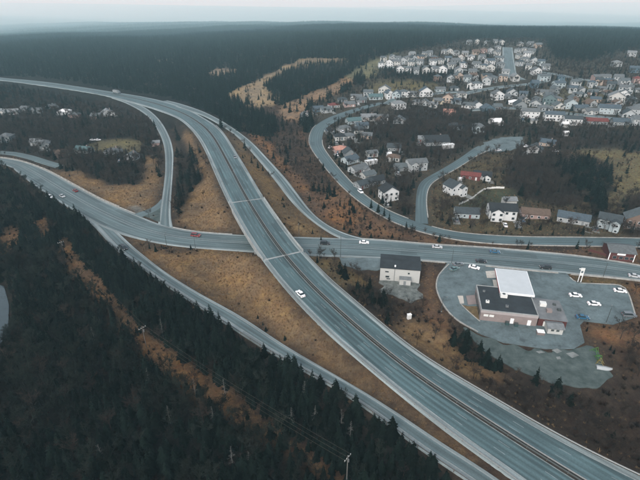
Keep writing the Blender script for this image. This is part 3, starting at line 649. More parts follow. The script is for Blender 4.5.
# ------------------------------------------------------------------ bridge, barriers, guardrails
def srange(r, u0, v0, u1, v1, lift=7):
    a = px(u0, v0, lift); b = px(u1, v1, lift)
    d, p = seg_dist(np.array([a[0], b[0]]), np.array([a[1], b[1]]), r['C']); return int(round(p[0])), int(round(p[1]))
b0, b1 = srange(hw, 247, 200, 283, 257)
bridge = empty('highway_overpass', hw['C'][(b0 + b1) // 2] * np.array([1, 1, 0]), label='concrete highway overpass carrying both carriageways above the main street', cat='bridge')
def rel(o, parent):
    o.parent = parent; o.matrix_parent_inverse.identity(); o.location = (-parent.location.x, -parent.location.y, -parent.location.z); return o
def deck():
    V = []; Fc = []
    for i in range(b0, b1 + 1):
        for f, z in ((-1.02, -.08), (-1.02, -1.5), (1.02, -1.5), (1.02, -.08)): V.append(at(hw, i, f, z))
    for i in range(b1 - b0):
        a = 4 * i
        for k in range(4): Fc.append((a + k, a + (k + 1) % 4, a + 4 + (k + 1) % 4, a + 4 + k))
    return obj('deck', V, Fc, M['concrete'])
rel(deck(), bridge)
def wall_along(name, r, f, h, w, m, i0, i1, base=-.1):
    V = []; Fc = []
    for i in range(i0, i1 + 1):
        g = w / 2 / r['w'][i]
        for ff, z in ((f - g, base), (f - g * .7, h), (f + g * .7, h), (f + g, base)): V.append(at(r, i, ff, z))
    for i in range(i1 - i0):
        a = 4 * i
        for k in range(4): Fc.append((a + k, a + (k + 1) % 4, a + 4 + (k + 1) % 4, a + 4 + k))
    Fc += [(0, 1, 2, 3), tuple(4 * (i1 - i0) + k for k in range(4))]
    return obj(name, V, Fc, m)
rel(wall_along('parapet', hw, -1.0, .95, .4, M['concrete'], b0, b1), bridge); rel(wall_along('parapet', hw, 1.0, .95, .4, M['concrete'], b0, b1), bridge)
for i in (b0, b1):
    V = [at(hw, i, -.98, .03), at(hw, i, .04, .03), at(hw, i, .98, .03)]
    t = np.r_[hw['T'][i] * .5, 0]
    o = obj('expansion_joint', [tuple(np.array(V[0]) - t), tuple(np.array(V[2]) - t), tuple(np.array(V[2]) + t), tuple(np.array(V[0]) + t)], [(0, 1, 2, 3)], M['concrete']); rel(o, bridge)
def pier(i):
    mb = MB()
    for f in (-.8, -.4, 0, .4, .8):
        p = at(hw, i, f); mb.tube((p[0], p[1], -1), (p[0], p[1], p[2] - 2.3), .55, .55, 10)
    o = mb.build('pier_columns', M['concrete']); rel(o, bridge)
    a = np.array(at(hw, i, -.95)); b = np.array(at(hw, i, .95)); t = np.r_[hw['T'][i] * .7, 0]; mb = MB()
    mb.prism([tuple(a - t - (0, 0, 2.4)), tuple(a + t - (0, 0, 2.4)), tuple(a + t - (0, 0, 1.5)), tuple(a - t - (0, 0, 1.5))], tuple(b - a)); rel(mb.build('pier_cap', M['concrete']), bridge)
L_ = b1 - b0
for i in (b0 + int(L_ * .30), b0 + int(L_ * .74)): pier(i)
for i in (b0, b1):
    a = np.array(at(hw, i, -1)); b = np.array(at(hw, i, 1)); t = np.r_[hw['T'][i] * .6, 0]; mb = MB()
    mb.prism([tuple(a - t - (0, 0, 5)), tuple(a + t - (0, 0, 5)), tuple(a + t - (0, 0, .3)), tuple(a - t - (0, 0, .3))], tuple(b - a)); rel(mb.build('abutment', M['concrete']), bridge)

def guardrail(r, f, i0, i1, label, group='guardrails', post_every=2, face=1, m=None):
    p0 = np.array(at(r, i0, f)); root = empty('guardrail', p0, label=label, cat='guardrail', group=group)
    V = []; Fc = []
    for i in range(i0, i1 + 1):
        g = .07 / r['w'][i]
        for ff, z in ((f - g, .45), (f - g * 1.8, .55), (f - g, .65), (f - g * 1.8, .75), (f - g, .85), (f + g, .85), (f + g, .45)): V.append(np.array(at(r, i, ff, z)) - p0)
    n = 7
    for i in range(i1 - i0):
        a = n * i
        for k in range(n): Fc.append((a + k, a + (k + 1) % n, a + n + (k + 1) % n, a + n + k))
    obj('rail', V, Fc, m or M['steel'], root)
    mb = MB()
    for i in range(i0, i1 + 1, post_every):
        p = np.array(at(r, i, f + .12 / r['w'][i])) - p0
        mb.box(p[0] - .08, p[0] + .08, p[1] - .08, p[1] + .08, p[2] - .6, p[2] + .8)
    props(mb.build('posts', M['pole'], root), kind='stuff'); return root
nH = len(hw['C']) - 1
iA = srange(hw, 200, 128, 200, 128, 4)[0]
guardrail(hw, -.985, b1 + 1, nH, 'steel guardrail on the lower highway edge south of the overpass')
guardrail(hw, -.985, iA, b0 - 1, 'steel guardrail on the left highway edge north of the overpass')
guardrail(hw, .985, b1 + 1, nH, 'steel guardrail on the upper highway edge beside the gas station scrub')
guardrail(hw, .985, iA, b0 - 1, 'steel guardrail on the right highway edge north of the overpass')
iM = srange(hw, 236, 172, 236, 172, 6)[0]
guardrail(hw, .05, iM, nH, 'median guardrail beside the left carriageway of the highway', 'median guardrails', m=M['darkpole']); guardrail(hw, .135, iM, nH, 'median guardrail beside the right carriageway of the highway', 'median guardrails', m=M['steel'])
guardrail(serv, .97, idx(serv, 110, 243), len(serv['C']) - 1, 'steel guardrail between the service road and the dark forest')
guardrail(street, -1.07, 0, idx(street, 120, 208), 'pale guardrail along the upper kerb of the main street at left', m=M['kerb'])

# ------------------------------------------------------------------ tree kinds (unit height meshes)
def conifer_parts(seed, tiers=15, n0=9, slim=.2, cards=True):
    rnd = random.Random(seed); tr = MB(); cr = MB()
    tr.tube((0, 0, -.03), (0, 0, .55), .016, .009, 6); tr.tube((0, 0, .55), (0, 0, .97), .009, .002, 5)
    for t in range(tiers):
        f = t / (tiers - 1); z = .1 + .88 * f ** .92
        rad = slim * (1 - f) ** .8 * rnd.uniform(.8, 1.15) + .012
        n = max(4, int(n0 * (1 - .5 * f)))
        for k in range(n):
            if rnd.random() < .1: continue
            a = 2 * math.pi * (k + rnd.uniform(-.35, .35)) / n + t * .7
            r = rad * rnd.uniform(.6, 1.2); dr = rnd.uniform(.25, .55) * r + .01
            c, s = math.cos(a), math.sin(a); w = r * rnd.uniform(.28, .45)
            px_, py_ = -s * w, c * w; zz = z + rnd.uniform(-.02, .02)
            mid = (c * r * .55, s * r * .55, zz - dr * .4); tip = (c * r, s * r, zz - dr)
            b = len(cr.V)
            cr.V += [(0, 0, zz + .015), (mid[0] + px_, mid[1] + py_, mid[2] - w * .25), tip, (mid[0] - px_, mid[1] - py_, mid[2] - w * .25), (mid[0], mid[1], mid[2] + .012)]
            cr.F += [(b, b + 1, b + 4), (b + 1, b + 2, b + 4), (b + 2, b + 3, b + 4), (b + 3, b, b + 4)]; cr.M += [0] * 4
    cr.tube((0, 0, .9), (0, 0, 1.0), .012, .001, 4)
    return tr, cr
def bare_parts(seed, levels=(6, 5, 5), spread=.5, h0=.28, thick=.02, twigw=.0042, lean=.0):
    rnd = random.Random(seed); tr = MB(); cr = MB()
    top = (rnd.uniform(-.04, .04) + lean, rnd.uniform(-.04, .04), h0 + .3)
    tr.tube((0, 0, -.03), (top[0] * .4, top[1] * .4, h0), thick, thick * .7, 6); tr.tube((top[0] * .4, top[1] * .4, h0), top, thick * .7, thick * .3, 5)
    def branch(p, d, L, lev):
        q = p + d * L
        if lev >= 2:
            w = twigw * rnd.uniform(.7, 1.3); sdir = np.cross(d, [rnd.uniform(-1, 1), rnd.uniform(-1, 1), rnd.uniform(-.3, .3)]); sdir /= np.linalg.norm(sdir) + 1e-9
            b = len(cr.V); cr.V += [tuple(p - sdir * w), tuple(p + sdir * w), tuple(q)]; cr.F.append((b, b + 1, b + 2)); cr.M.append(0)
        else:
            cr.tube(p, q, thick * (.38, .16)[lev], thick * (.18, .07)[lev], 3)
        if lev >= len(levels): return
        for k in range(levels[lev] if lev < len(levels) else 0):
            t = rnd.uniform(.35, 1.0); base = p + d * L * t
            nd = d + np.array([rnd.gauss(0, .55), rnd.gauss(0, .55), rnd.uniform(-.1, .5)]); nd /= np.linalg.norm(nd)
            branch(base, nd, L * rnd.uniform(.42, .7), lev + 1)
    for k in range(levels[0] + 1):
        t = rnd.uniform(.15, 1); b = np.array([top[0] * (.4 + .6 * t), top[1] * (.4 + .6 * t), h0 + .3 * t])
        a = rnd.uniform(0, 6.28); d = np.array([math.cos(a) * spread, math.sin(a) * spread, rnd.uniform(.6, 1.0)]); d /= np.linalg.norm(d)
        branch(b, d, rnd.uniform(.22, .36), 0)
    return tr, cr
def shrub_mb(seed, n=46):
    rnd = random.Random(seed); m = MB()
    for k in range(n):
        a = rnd.uniform(0, 6.28); r = rnd.uniform(.1, .6); h = rnd.uniform(.45, 1.0); x0 = rnd.uniform(-.15, .15); y0 = rnd.uniform(-.15, .15)
        x, y = x0 + math.cos(a) * r, y0 + math.sin(a) * r; w = .035
        for q in range(3):
            b = len(m.V); dx, dy = rnd.uniform(-.2, .2), rnd.uniform(-.2, .2); t = rnd.uniform(.2, .6)
            bx, by, bz = x0 + (x - x0) * t, y0 + (y - y0) * t, h * t
            m.V += [(bx - math.sin(a) * w, by + math.cos(a) * w, bz), (bx + math.sin(a) * w, by - math.cos(a) * w, bz), (x + dx, y + dy, h * rnd.uniform(.75, 1.05))]
            m.F.append((b, b + 1, b + 2)); m.M.append(0)
    return m
def tuft_mb(seed, n=16):
    rnd = random.Random(seed); m = MB()
    for k in range(n):
        a = rnd.uniform(0, 6.28); r = rnd.uniform(.2, .9); x0, y0 = rnd.uniform(-.5, .5), rnd.uniform(-.5, .5); w = .09; h = rnd.uniform(.4, 1)
        b = len(m.V); m.V += [(x0 - math.sin(a) * w, y0 + math.cos(a) * w, -.1), (x0 + math.sin(a) * w, y0 - math.cos(a) * w, -.1), (x0 + math.cos(a) * r, y0 + math.sin(a) * r, h)]; m.F.append((b, b + 1, b + 2)); m.M.append(0)
    return m
def merge(a, b, mb=1):
    m = MB(); m.V = a.V + b.V; o = len(a.V); m.F = a.F + [tuple(i + o for i in f) for f in b.F]; m.M = [0] * len(a.F) + [mb] * len(b.F); return m
CONS = [conifer_parts(s, 15, 9, sl) for s, sl in ((1, .2), (2, .26), (3, .17), (4, .33))]
BARE = [bare_parts(s, (6, 5, 4), sp) for s, sp in ((11, .5), (12, .65), (13, .4), (14, .55))]
CON_D = [(a.data('trunk', M['bark'], smoothed=True), b.data('crown', M['needle'])) for a, b in CONS]
TW = [M['twig_green'], M['twig_green'], M['twig'], M['twig']]
BAR_D = [(a.data('trunk', t_, smoothed=True), b.data('crown', t_)) for (a, b), t_ in zip(BARE, TW)]
CON_ONE = [merge(a, b).data('conifer', [M['bark'], M['needle']]) for a, b in CONS]
BAR_ONE = [merge(a, b).data('bare_tree', [t_, t_]) for (a, b), t_ in zip(BARE, TW)]
SHR_ONE = [shrub_mb(s).data('shrub', M['shrub']) for s in (1, 2, 3)]
TUF_ONE = [tuft_mb(s).data('grass_tuft', M['tuft']) for s in (1, 2, 3)]
FAR_C = [conifer_parts(s, 6, 6, sl) for s, sl in ((21, .22), (22, .26), (23, .2))]
def clump(seed, n=9, spread=7.5):
    rnd = random.Random(seed); m = MB()
    for k in range(n):
        a, b = FAR_C[rnd.randrange(3)]; h = rnd.uniform(7, 13); x, y = rnd.uniform(-spread, spread), rnd.uniform(-spread, spread); o = len(m.V); an = rnd.uniform(0, 6.28); c, s = math.cos(an), math.sin(an)
        for src in (b,):
            o = len(m.V); m.V += [((p[0] * c - p[1] * s) * h * 1.2 + x, (p[0] * s + p[1] * c) * h * 1.2 + y, p[2] * h) for p in src.V]; m.F += [tuple(i + o for i in f) for f in src.F]; m.M += [0] * len(src.F)
    return m
CLUMP = [clump(s).data('far_wood_clump', M['needle']) for s in (31, 32, 33, 34)]

def scatter(name, P, rot, scl, kind_idx, datas, label):
    """one object of kind stuff that instances tree meshes on its points"""
    me = bpy.data.meshes.new(name); me.vertices.add(len(P)); me.vertices.foreach_set('co', np.asarray(P, np.float32).ravel())
    for nm, arr, ty in (('rotz', rot, 'FLOAT'), ('size', scl, 'FLOAT'), ('pick', kind_idx, 'INT')):
        a = me.attributes.new(nm, ty, 'POINT'); a.data.foreach_set('value', np.asarray(arr, np.float32 if ty == 'FLOAT' else np.int32))
    o = link(name, me); props(o, label, kind='stuff')
    ng = bpy.data.node_groups.new(name + '_nodes', 'GeometryNodeTree')
    ng.interface.new_socket('Geometry', in_out='INPUT', socket_type='NodeSocketGeometry'); ng.interface.new_socket('Geometry', in_out='OUTPUT', socket_type='NodeSocketGeometry')
    N = ng.nodes; L = ng.links; gi = N.new('NodeGroupInput'); go = N.new('NodeGroupOutput'); jn = N.new('GeometryNodeJoinGeometry')
    def named(nm, ty):
        x = N.new('GeometryNodeInputNamedAttribute'); x.data_type = ty; x.inputs[0].default_value = nm; return next(s for s in x.outputs if s.enabled)
    ro = named('rotz', 'FLOAT'); sz = named('size', 'FLOAT'); pk = named('pick', 'INT')
    cx = N.new('ShaderNodeCombineXYZ'); L.new(ro, cx.inputs[2])
    for k, d in enumerate(datas):
        src = bpy.data.objects.new(name + '_source', d)
        oi = N.new('GeometryNodeObjectInfo'); oi.inputs['Object'].default_value = src; oi.inputs['As Instance'].default_value = True
        cp = N.new('FunctionNodeCompare'); cp.data_type = 'INT'; cp.operation = 'EQUAL'
        ins = [s for s in cp.inputs if s.enabled]; L.new(pk, ins[0]); ins[1].default_value = k
        ip = N.new('GeometryNodeInstanceOnPoints'); L.new(gi.outputs[0], ip.inputs['Points']); L.new(next(s for s in cp.outputs if s.enabled), ip.inputs['Selection'])
        L.new(oi.outputs['Geometry'], ip.inputs['Instance']); L.new(cx.outputs[0], ip.inputs['Rotation']); L.new(sz, ip.inputs['Scale']); L.new(ip.outputs[0], jn.inputs[0])
    L.new(jn.outputs[0], go.inputs[0])
    md = o.modifiers.new('scatter', 'NODES'); md.node_group = ng; return o

# ------------------------------------------------------------------ houses
HOUSE_SPOTS = []   # (x, y, radius) kept free of trees
UNIT = MB().box(-.5, .5, -.5, .5, -.5, .5)
WIN_FRAME = UNIT.data('window', M['white']); WIN_FRAME_D = UNIT.data('window', M['darkpole']); WIN_PANE = UNIT.data('pane', M['glass'])
DOOR_D = {k: UNIT.data('door', MW[k]) for k in ('dark red', 'brown', 'grey', 'white', 'blue')}
CHIM = UNIT.data('chimney', M['brick'])
def sub(name, data, parent, c, s): return link(name, data, parent, c, 0, s)
def gable(w, d, h, pitch, along='x', ov=.45, th=.22):
    """wall prism and roof slabs, base at z=0, centred"""
    wl = MB(); rf = MB()
    if along == 'x':
        rise = d / 2 * pitch
        wl.prism([(-w / 2, -d / 2, 0), (-w / 2, d / 2, 0), (-w / 2, d / 2, h), (-w / 2, 0, h + rise), (-w / 2, -d / 2, h)], (w, 0, 0))
        for s in (-1, 1):
            e = (0, s * (d / 2 + ov), h - ov * pitch); r_ = (0, 0, h + rise)
            pts = [(-w / 2 - ov, e[1], e[2] + .02), (-w / 2 - ov, 0, r_[2] + .02), (-w / 2 - ov, 0, r_[2] + th), (-w / 2 - ov, e[1], e[2] + th)]
            rf.prism(pts if s < 0 else pts[::-1], (w + 2 * ov, 0, 0))
    else:
        rise = w / 2 * pitch
        wl.prism([(-w / 2, -d / 2, 0), (w / 2, -d / 2, 0), (w / 2, -d / 2, h), (0, -d / 2, h + rise), (-w / 2, -d / 2, h)], (0, d, 0))
        for s in (-1, 1):
            ex = s * (w / 2 + ov); ez = h - ov * pitch
            pts = [(ex, -d / 2 - ov, ez + .02), (0, -d / 2 - ov, h + rise + .02), (0, -d / 2 - ov, h + rise + th), (ex, -d / 2 - ov, ez + th)]
            rf.prism(pts, (0, d + 2 * ov, 0))
    return wl, rf, rise
def hip(w, d, h, pitch, ov=.45):
    wl = MB().box(-w / 2, w / 2, -d / 2, d / 2, 0, h); rf = MB(); W, D = w / 2 + ov, d / 2 + ov; z0 = h - .1; rise = D * pitch; k = max(.2, W - D)
    b = [(-W, -D, z0), (W, -D, z0), (W, D, z0), (-W, D, z0)]; rp = [(-k, 0, z0 + rise), (k, 0, z0 + rise)]
    rf.poly([b[0], b[1], rp[1], rp[0]]).poly([b[1], b[2], rp[1]]).poly([b[2], b[3], rp[0], rp[1]]).poly([b[3], b[0], rp[0]]).poly(b[::-1])
    return wl, rf, rise
def house(u, v, w, d, st, wall, roof, label, rz=0, style='side', group=None, detail=2, wing=0, name='house', chimney=False):
    p = px(u, v); rnd = random.Random(int(u * 13 + v * 7)); h = 2.75 * st + .3
    z = float(min(terrain_z(p[0] + a * w * .4, p[1] + b * d * .4) for a in (-1, 1) for b in (-1, 1)))
    rot = math.atan2(-p[0], p[1]) * .35 + R(rz)   # facades turn a little to the road below
    # the traced point is the foot of the facade: the house centre lies half its depth behind
    cx, cy = p[0] - math.sin(rot) * d / 2, p[1] + math.cos(rot) * d / 2
    zb_ = float(max(z, terrain_z(cx, cy) - .5))
    root = empty(name, (cx, cy, zb_), rot, label=label, cat=name.split('_')[-1], group=group)
    HOUSE_SPOTS.append((cx, cy, max(w, d) * (.62 if detail > 1 else .5) + (1.0 if detail > 1 else .3) - (2.5 if 'left' in label and 'wood' in label else 0)))
    pitch = {'side': .5, 'front': .62, 'hip': .45, 'flat': .0}[style] * rnd.uniform(.9, 1.1)
    if style == 'flat':
        wl = MB().box(-w / 2, w / 2, -d / 2, d / 2, 0, h); rf = MB().box(-w / 2 - .15, w / 2 + .15, -d / 2 - .15, d / 2 + .15, h, h + .35); rise = .35
    elif style == 'hip': wl, rf, rise = hip(w, d, h, pitch)
    else: wl, rf, rise = gable(w, d, h, pitch, 'x' if style == 'side' else 'y')
    # foundation down into the slope
    wl.box(-w / 2 + .02, w / 2 - .02, -d / 2 + .02, d / 2 - .02, -2.5, .0)
    wl.build('wall', MW[wall], root); ro = rf.build('roof', MR[roof], root)
    if chimney: sub('chimney', CHIM, ro, (w * .22, d * .1, h + rise * .8 + .4), (.8, .8, 1.8))
    y = -d / 2
    if wing:
        ww, wd = w * .42, 2.6; s = wing
        wl2, rf2, _ = gable(ww, wd, h - .25, .6, 'y', .35)
        o1 = wl2.build('wing_wall', MW[wall], root); o2 = rf2.build('wing_roof', MR[roof], root)
        for o in (o1, o2): o.location = (s * w * .25, -d / 2 - wd / 2 + .05, 0)
    if detail:
        fr = WIN_FRAME if wall not in ('white', 'off-white', 'cream') or rnd.random() < .5 else WIN_FRAME_D
        dx = rnd.choice([-.12, .1, .3, -.32]) * w
        if wing: dx = -wing * w * .12
        dk = rnd.choice(list(DOOR_D)); sub('door', DOOR_D[dk], root, (dx, y - .02, 1.25), (1.05, .12, 2.1))
        def win(c, s, ax=1):
            o = sub('window', fr, root, c, (s[0], .14, s[1]) if ax else (.14, s[0], s[1]))
            if detail >= 2: sub('pane', WIN_PANE, o, (0, -.12, 0) if ax else (-.12 if c[0] < 0 else .12, 0, 0), (.84, 1, .84) if ax else (1, .84, .84))
            else: o.data = WIN_PANE
        for s_ in range(st):
            zc = 1.6 + 2.75 * s_; n = max(2, int(w / 3.1))
            for k in range(n):
                x = (k + .5) / n * w - w / 2 + rnd.uniform(-.15, .15)
                if s_ == 0 and abs(x - dx) < 1.3: continue
                if wing and abs(x - wing * w * .25) < w * .24: yy = y - 2.6
                else: yy = y
                win((x, yy - .03, zc), (1.35, 1.3))
            if detail >= 2:
                sx = -1 if p[0] > 0 else 1
                for k in range(2): win((sx * (w / 2 + .03), (k - .5) * d * .45, zc), (1.1, 1.2), 0)
    return root
# near and middle houses: foot position in the picture, size in metres, looks
NEARH = [
 (391, 201, 9.5, 8, 2, 'white', 'black', 'small white gabled house alone beside the curving residential road', 20, 'front', 0),
 (458, 194, 10, 8.5, 2, 'white', 'charcoal', 'white gabled house with front wing inside the bend of the side road', 32, 'front', 1),
 (470, 179.5, 12, 6, 1, 'dark red', 'red', 'long low red building behind the white house in the side road bend', -12, 'side', 0),
 (482, 178.5, 11, 7, 1, 'white', 'black', 'white house with black roof right of the low red building', -10, 'side', 1),
 (467, 220, 12.5, 7.5, 1, 'pale blue', 'charcoal', 'pale blue bungalow, leftmost in the row above the main street', 0, 'side', 0),
 (502, 221, 14, 9, 2, 'white', 'black', 'wide white house with black roof and front wing above the main street', 0, 'side', -1),
 (535, 219, 14, 8, 1, 'pink', 'brown', 'low brownish house with brown roof, third in the row above the main street', -4, 'side', 0),
 (572, 225, 15, 8, 1, 'pale grey', 'slate blue', 'long pale grey house with slate roof beside dark conifers above the main street', -16, 'side', 0),
 (607, 230, 10, 8, 2, 'pale blue', 'charcoal', 'pale blue two storey house with porch beside bare trees above the red shop', -18, 'side', 1),
 (637, 230, 12, 8, 2, 'brown', 'dark grey', 'brown house half hidden by bare trees at the right edge above the red shop', -8, 'front', 0),
 (404, 171, 11, 8, 1, 'grey', 'dark grey', 'grey house, left of the pair behind the bare trees near the side road', 10, 'side', 0),
 (418, 171, 13, 8, 2, 'pale grey', 'grey', 'pale grey house with wing, right of the pair near the side road', 15, 'side', -1),
 (342, 154, 10.5, 9, 1, 'pink', 'salmon', 'pink house with bright salmon hip roof at the road bend', 15, 'hip', 0),
 (354, 163, 11, 8, 1, 'pale blue', 'slate blue', 'house with slate blue roof just below the salmon roofed house', 40, 'side', 0),
 (362, 172, 12, 8, 1, 'pale grey', 'grey', 'pale grey house with long roof beside the white trailer', 40, 'side', 1),
 (371, 178, 9, 7, 1, 'off-white', 'dark grey', 'small off-white house between the long grey house and a dark roofed house', 35, 'side', 0),
 (367, 188, 11, 7, 1, 'grey', 'charcoal', 'grey house with charcoal roof on the inner edge of the road curve', 35, 'side', 0),
 (379, 184, 10, 8, 1, 'grey', 'black', 'dark roofed house just above the small white gabled house', 30, 'side', 0),
 (373, 157, 8, 6, 1, 'off-white', 'grey', 'small off-white cottage above the white trailer', 20, 'side', 0),
 (394, 151, 10, 8, 1, 'grey', 'charcoal', 'dark house among bare trees above the grey pair', 0, 'side', 0),
 (424, 142.5, 9, 7, 1, 'grey', 'pale grey', 'low house with pale roof in the bare wood', 0, 'side', 0),
 (438, 146, 19, 14, 1, 'grey', 'black', 'broad hall with large black roof in the bare wood beside the side road', 12, 'side', 0),
 (341, 141, 9.5, 8, 1, 'off-white', 'black', 'off-white house with black dormers above the salmon roof', 10, 'hip', 0),
 (350, 140, 9, 8, 1, 'pale grey', 'grey', 'grey hip roofed house right of the black dormered house', 10, 'hip', 0),
 (346, 131, 11, 8, 1, 'pale grey', 'grey', 'grey house with pale walls inside the upper road curve', 25, 'hip', 0),
 (355, 124, 13, 8, 1, 'pale blue', 'teal', 'house with long teal roof inside the upper road curve', 20, 'side', 0),
 (363, 128, 11, 8, 1, 'pale blue', 'slate blue', 'house with slate roof below the long teal roof', 15, 'side', 0),
 (369, 119.5, 14, 9, 1, 'off-white', 'pale grey', 'wide off-white house with pale roof below the curving road', 5, 'side', 1),
 (382, 120, 11, 8, 1, 'white', 'grey', 'white house at the right end of the cluster below the curving road', 0, 'side', 0),
 (306, 121, 8.5, 8, 2, 'white', 'grey', 'white two storey house with dark windows left of the road bend', 10, 'front', 0),
 (319, 112, 10, 8, 1, 'blue', 'slate blue', 'blue house next to the white two storey house', 15, 'side', 0),
 (327, 112.5, 10, 8, 1, 'pale grey', 'dark grey', 'pale grey house second from the white two storey house', 20, 'side', 0),
 (335, 108, 10, 8, 1, 'off-white', 'red', 'off-white house with a bright red roof above the road curve', 20, 'hip', 0),
 (350, 107, 11, 8, 1, 'pink', 'grey', 'pinkish house with grey roof right of the red roofed one', 12, 'side', 0),
 (362, 103, 10, 8, 1, 'grey', 'dark grey', 'grey house with dark roof above the road curve', 10, 'side', 0),
 (376, 100, 14, 9, 1, 'pale blue', 'teal', 'wide house with teal roof at the top of the road curve', 5, 'side', 0),
 (534, 152, 10.5, 8, 1, 'white', 'charcoal', 'white house with charcoal roof beside the grey paved lot', -20, 'front', 0),
 (546, 146, 11, 9, 1, 'beige', 'slate blue', 'beige house with large slate roof behind the white one at the paved lot', -25, 'side', 0),
 (530, 119, 15, 8, 2, 'white', 'grey', 'white duplex, leftmost of the white row above the dark wood', 0, 'side', 0),
 (554, 121, 16, 8, 2, 'white', 'slate blue', 'white duplex with slate roof, second of the white row above the dark wood', 0, 'side', 0),
 (573, 124.5, 14, 8, 2, 'white', 'charcoal', 'white duplex with charcoal roof left of the red roof', 0, 'side', 0),
 (597, 124, 17, 8, 1, 'grey', 'red', 'long house with a dark red roof in the row above the dark wood', 0, 'side', 0),
 (624, 125.5, 17, 9, 1, 'grey', 'slate blue', 'long grey house right of the dark red roof', -3, 'side', 0),
 (640, 127, 12, 9, 2, 'pale grey', 'grey', 'pale grey house cut by the right edge behind the dark wood', 0, 'side', 0),
 (609, 114, 17, 10, 2, 'pale blue', 'slate blue', 'large pale blue building above the dark red roof', -6, 'side', 0),
 (616, 102, 14, 10, 2, 'off-white', 'pale grey', 'large off-white gabled building behind the large pale blue one', -10, 'front', 0),
 (637, 116, 14, 10, 2, 'pale grey', 'grey', 'big grey hip roofed building near the right edge', 0, 'hip', 0),
 (571, 109, 10, 8, 2, 'pale blue', 'grey', 'pale blue two storey house above the third white duplex', 0, 'front', 0),
 (81, 154, 12, 8, 1, 'off-white', 'teal', 'white walled house with teal roof in the left wood', -25, 'side', 0),
 (111, 155, 11, 9, 1, 'pale grey', 'grey', 'grey hip roofed house between the two white gables in the left wood', -10, 'hip', 0),
 (129, 159.5, 9, 8, 1, 'white', 'dark grey', 'small white gabled house near the ramp in the left wood', -15, 'front', 0),
 (108, 115, 13, 8, 1, 'white', 'pale grey', 'bright white house just below the far highway curve', 20, 'front', 0),
 (64, 114.5, 12, 9, 1, 'white', 'white', 'house with bright white roof in the far left wood', 0, 'hip', 0),
]
for (u, v, w, d, st, wa, ro, lb, rz, sty, wg) in NEARH:
    house(u, v, w, d, st, wa, ro, lb, rz, sty, 'named town houses', 2 if v > 100 else 1, wg, chimney=(int(u) % 3 == 0))
CAR_SPOTS = []
for k, (u, v, w, d, st, wa, ro, lb, rz, sty, wg) in enumerate(NEARH):
    p = px(u, v); rot = math.atan2(-p[0], p[1]) * .35 + R(rz); c, s_ = math.cos(rot), math.sin(rot); x0 = w * (.5 if k % 2 else -.5)
    pts = [(x0 - 1.6, .2), (x0 + 1.6, .2), (x0 + 1.8, -7.5), (x0 - 1.8, -7.5)]; V = []
    for a, b in pts:
        x, y = p[0] + a * c - b * s_, p[1] + a * s_ + b * c; V.append((x, y, float(terrain_z(x, y)) + .16))
    if max(q[2] for q in V) - min(q[2] for q in V) < 2.2 and min(float(grid_at(NEAR, np.array([q[0]]), np.array([q[1]]))[0]) for q in V) > 1.0:
        V += [(q[0], q[1], q[2] - .8) for q in V]
        props(obj('driveway', V, [(3, 2, 1, 0)] + [(i, (i + 1) % 4, 4 + (i + 1) % 4, 4 + i) for i in range(4)], M['slab']), kind='structure')
        if k % 2 == 0: CAR_SPOTS.append(((V[0][0] + V[2][0]) / 2, (V[0][1] + V[2][1]) / 2, sum(q[2] for q in V[:4]) / 4, rot + math.pi / 2, lb))
ORD = ['leftmost', 'second', 'third', 'fourth', 'fifth', 'sixth', 'seventh', 'eighth', 'ninth', 'tenth', 'eleventh', 'twelfth']
